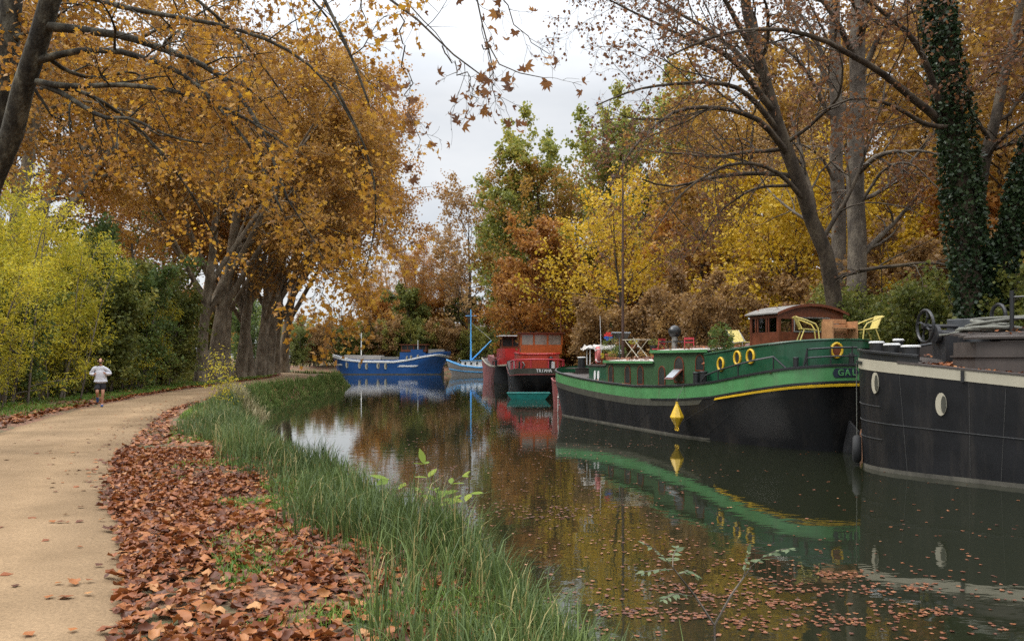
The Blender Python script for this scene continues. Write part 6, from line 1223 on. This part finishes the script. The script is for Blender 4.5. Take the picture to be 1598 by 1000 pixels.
# ------------------------------------------------------------------ single plants at the water edge
LEAFLET = (np.array([(0, 0, 0), (.17, .25, .02), (.22, .5, .02), (.14, .78, 0), (0, 1.05, -.06), (-.14, .78, 0), (-.22, .5, .02), (-.17, .25, .02), (0, .5, -.03)], float), np.array([(0, 1, 8), (1, 2, 8), (2, 3, 8), (3, 4, 8), (4, 5, 8), (5, 6, 8), (6, 7, 8), (7, 0, 8)]))
def pinnate(name, base, fronds, nl, size, m, label, seed, bark=GREYB, stems=()):
    rs = np.random.RandomState(seed); t = empty(name, base, label=label, cat='plant'); b_ = np.array(base); mb = MB(); P, D, Nn = [], [], []
    for s in stems: mb.tube([np.array(p)-b_ for p in s], [.009]*(len(s)-1)+[.005], 5)
    for f in fronds:
        L_3 = resample([np.array(p)-b_ for p in f], 12); mb.tube(list(L_3), .0035, 4)
        for i in np.linspace(3, 11, nl):
            k = int(i); p = L_3[k]; tg = L_3[min(k+1, 11)]-L_3[k-1]; tg /= np.linalg.norm(tg); sd = np.cross(tg, (0, 0, 1.)); sd /= np.linalg.norm(sd)
            for s in (1, -1): P.append(p); D.append(tg*.45+sd*s*.9+.12*rs.randn(3)+np.array([0, 0, -.15])); Nn.append(np.array([0, -.3, 1])+.3*rs.randn(3))
        P.append(L_3[-1]); D.append(tg); Nn.append(np.array([0, -.3, 1]))
    mb.build('stem', bark, t); V, F = place_leaves(LEAFLET, np.array(P), size, rs, axis_dir=np.array(D), normal=np.array(Nn), spread=0)
    mesh_np('foliage', V, F, m, t, np.repeat(rs.uniform(.35, .9, len(P)), 8)); return t
SPRIG = leaf_mat('sprig_leaf', [(0, (.10, .17, .02)), (.6, (.20, .28, .03)), (1, (.34, .38, .05))], .5)
PALE = leaf_mat('pale_leaflet', [(0, (.06,.09,.04)), (.6, (.12,.16,.075)), (1, (.22,.25,.12))], .4)
Yp = 8.6; bs = (*at(690, 560, Yp)[:2], .5)
pinnate('ash_seedling', bs, [[at(688, 800, Yp), at(672, 775, Yp), at(640, 757, Yp-.1), at(606, 748, Yp-.1)], [at(688, 800, Yp), at(680, 770, Yp+.1), at(668, 745, Yp+.15), at(662, 724, Yp+.2)], [at(688, 800, Yp), at(700, 780, Yp-.1), at(716, 772, Yp-.2), at(734, 770, Yp-.3)], [at(690, 820, Yp), at(705, 800, Yp-.2), at(712, 806, Yp-.3), at(706, 826, Yp-.4)], [at(688, 800, Yp), at(690, 770, Yp+.2), at(706, 752, Yp+.3), at(722, 742, Yp+.3)]], 4, .15, SPRIG, 'bright yellow green ash seedling rising above the grass against the water', 81, stems=[[bs, at(692, 850, Yp), at(688, 800, Yp)]])
Yr = 6.4; bs = (*at(1117, 560, Yr)[:2], .05)
pinnate('robinia_seedling', bs, [[at(1050, 885, Yr-.2), at(1035, 868, Yr-.3), at(1020, 855, Yr-.3), at(1005, 848, Yr-.3)], [at(1062, 895, Yr), at(1075, 890, Yr+.1), at(1085, 896, Yr+.1)], [at(1052, 888, Yr-.1), at(1030, 888, Yr), at(1005, 892, Yr)], [at(1160, 900, Yr), at(1165, 880, Yr), at(1168, 862, Yr)], [at(1172, 884, Yr), at(1192, 868, Yr-.2), at(1212, 858, Yr-.3), at(1230, 856, Yr-.4)], [at(1080, 930, Yr), at(1055, 925, Yr-.1), at(1035, 935, Yr-.2)], [at(1050, 885, Yr-.2), at(1050, 866, Yr-.1), at(1056, 855, Yr)]], 6, .06, PALE, 'thin robinia seedling with pale leaflets forking in front of the water', 82, stems=[[bs, at(1115, 975, Yr), at(1085, 930, Yr), at(1050, 885, Yr-.2)], [at(1115, 975, Yr), at(1140, 930, Yr), at(1172, 884, Yr)]])
sapling('sapling', 83, (*at(352, 560, 30)[:2], .85), 2.0, .8, YGREEN, 'small yellow green sapling in the grass between path and water', nst=3, size=.12, nleaf=3, r=.015, lv2=3)

# ------------------------------------------------------------------ the runner
import bmesh
def skin(name, J, E_, m, parent=None, sub=2, root=0):
    bm = bmesh.new(); ly = bm.verts.layers.skin.verify(); vs = []
    for (p, r_) in J:
        v = bm.verts.new(p); v[ly].radius = (r_, r_) if not hasattr(r_, '__len__') else r_; vs.append(v)
    vs[root][ly].use_root = True
    for a, b_ in E_: bm.edges.new((vs[a], vs[b_]))
    me = bpy.data.meshes.new(name); bm.to_mesh(me); bm.free(); me.materials.append(m)
    o = link(bpy.data.objects.new(name, me), parent); k = o.modifiers.new('skin', 'SKIN'); k.use_smooth_shade = True; k.branch_smoothing = .8
    s = o.modifiers.new('sub', 'SUBSURF'); s.levels = s.render_levels = sub; return o
J = [((0, .02, .96), .125), ((0, 0, 1.14), .115), ((0, -.02, 1.33), .135), ((0, -.02, 1.46), .06), ((0, -.035, 1.54), .055), ((0, -.05, 1.62), (.082, .095)), ((0, -.045, 1.70), (.078, .09)), ((0, -.04, 1.745), .04), ((0, -.155, 1.625), .012),
     ((.17, -.01, 1.41), .062), ((.285, .05, 1.17), .043), ((.17, -.19, 1.20), .03), ((-.17, -.01, 1.41), .062), ((-.29, .06, 1.16), .043), ((-.19, -.19, 1.17), .03),
     ((.09, .01, .88), .09), ((.075, -.09, .5), .058), ((.045, .03, .1), .038), ((.045, -.13, .035), .03), ((-.09, .0, .88), .09), ((-.1, -.16, .52), .058), ((-.12, .22, .36), .038), ((-.12, .27, .2), .03)]
E_ = [(0, 1), (1, 2), (2, 3), (3, 4), (4, 5), (5, 6), (6, 7), (5, 8), (2, 9), (9, 10), (10, 11), (2, 12), (12, 13), (13, 14), (0, 15), (15, 16), (16, 17), (17, 18), (0, 19), (19, 20), (20, 21), (21, 22)]
for wi, sx in ((11, 1), (14, -1)):       # palm, four curled fingers of different length and a thumb
    wx_, wy_, wz_ = J[wi][0]; J.append(((wx_-.02*sx, wy_-.05, wz_+.02), (.036, .022))); pi_ = len(J)-1; E_.append((wi, pi_))
    for k, ln in enumerate((.034, .04, .037, .028)):
        z_ = wz_+.05-.02*k; J += [((wx_-.03*sx, wy_-.05-ln, z_), .0095), ((wx_-.055*sx, wy_-.045-ln*.9, z_-.004), .0085), ((wx_-.062*sx, wy_-.05, z_-.006), .0075)]; b0 = len(J)-3; E_ += [(pi_, b0), (b0, b0+1), (b0+1, b0+2)]
    J += [((wx_-.045*sx, wy_-.035, wz_+.055), .011), ((wx_-.06*sx, wy_-.065, wz_+.06), .009)]; E_ += [(pi_, len(J)-2), (len(J)-2, len(J)-1)]
RP = on_z(157, 634.5, ZP+.03)
man = skin('person', J, E_, M['skin']); man.location = (RP[0], RP[1], ZP+.03); man.rotation_euler.z = math.atan2(RP[0], -RP[1])*-.0+R(22)
tag(man, 'runner in a pale sweatshirt and black shorts coming along the left side of the path', 'person')
skin('sweatshirt', [((0, .02, .82), (.205, .165)), ((0, .015, .93), (.21, .17)), ((0, .01, 1.1), (.215, .17)), ((0, -.005, 1.25), (.2, .15)), ((0, -.02, 1.40), (.16, .125)), ((0, -.02, 1.475), .085), ((.195, -.01, 1.40), .098), ((.31, .06, 1.165), .085), ((.17, -.19, 1.198), .062), ((-.195, -.01, 1.40), .098), ((-.315, .07, 1.155), .085), ((-.19, -.19, 1.17), .062)],
     [(0, 1), (1, 2), (2, 3), (3, 4), (4, 5), (4, 6), (6, 7), (7, 8), (4, 9), (9, 10), (10, 11)], M['shirt'], man, root=2)
skin('shorts', [((0, .02, .99), (.18, .15)), ((0, .015, .88), (.18, .155)), ((.098, 0, .80), .125), ((.085, -.06, .56), .125), ((-.098, -.01, .80), .125), ((-.1, -.11, .57), .125)], [(0, 1), (1, 2), (2, 3), (1, 4), (4, 5)], M['shorts'], man)
for (a, b_, c_) in (((.045, .06, .045), (.045, -.06, .04), (.045, -.16, .03)), ((-.12, .215, .34), (-.12, .27, .24), (-.12, .285, .14))): skin('running_shoe', [(a, .05), (b_, .05), (c_, .04)], [(0, 1), (1, 2)], M['shoe'], man)
for a, b_ in (((.045, .032, .15), (.045, .035, .09)), ((-.12, .2, .39), (-.12, .22, .34))): skin('sock', [(a, .042), (b_, .045)], [(0, 1)], M['sock'], man)
skin('beard', [((.05, -.1, 1.585), .03), ((.0, -.135, 1.565), .035), ((-.05, -.1, 1.585), .03)], [(0, 1), (1, 2)], M['beard'], man)
for sx in (1, -1):
    mb = MB(); mb.lathe([(.004, 0), (.014, .004), (.014, .01), (.004, .014)], (sx*.033, -.14, 1.655), 8, (0, -1, 0)); mb.build('eye', M['beard'], man, smooth=True)
    mb = MB(); mb.lathe([(.006, 0), (.026, .006), (.024, .016), (.008, .02)], (sx*.08, -.04, 1.64), 10, (sx, -.2, 0)); mb.build('ear', M['skin'], man, smooth=True)
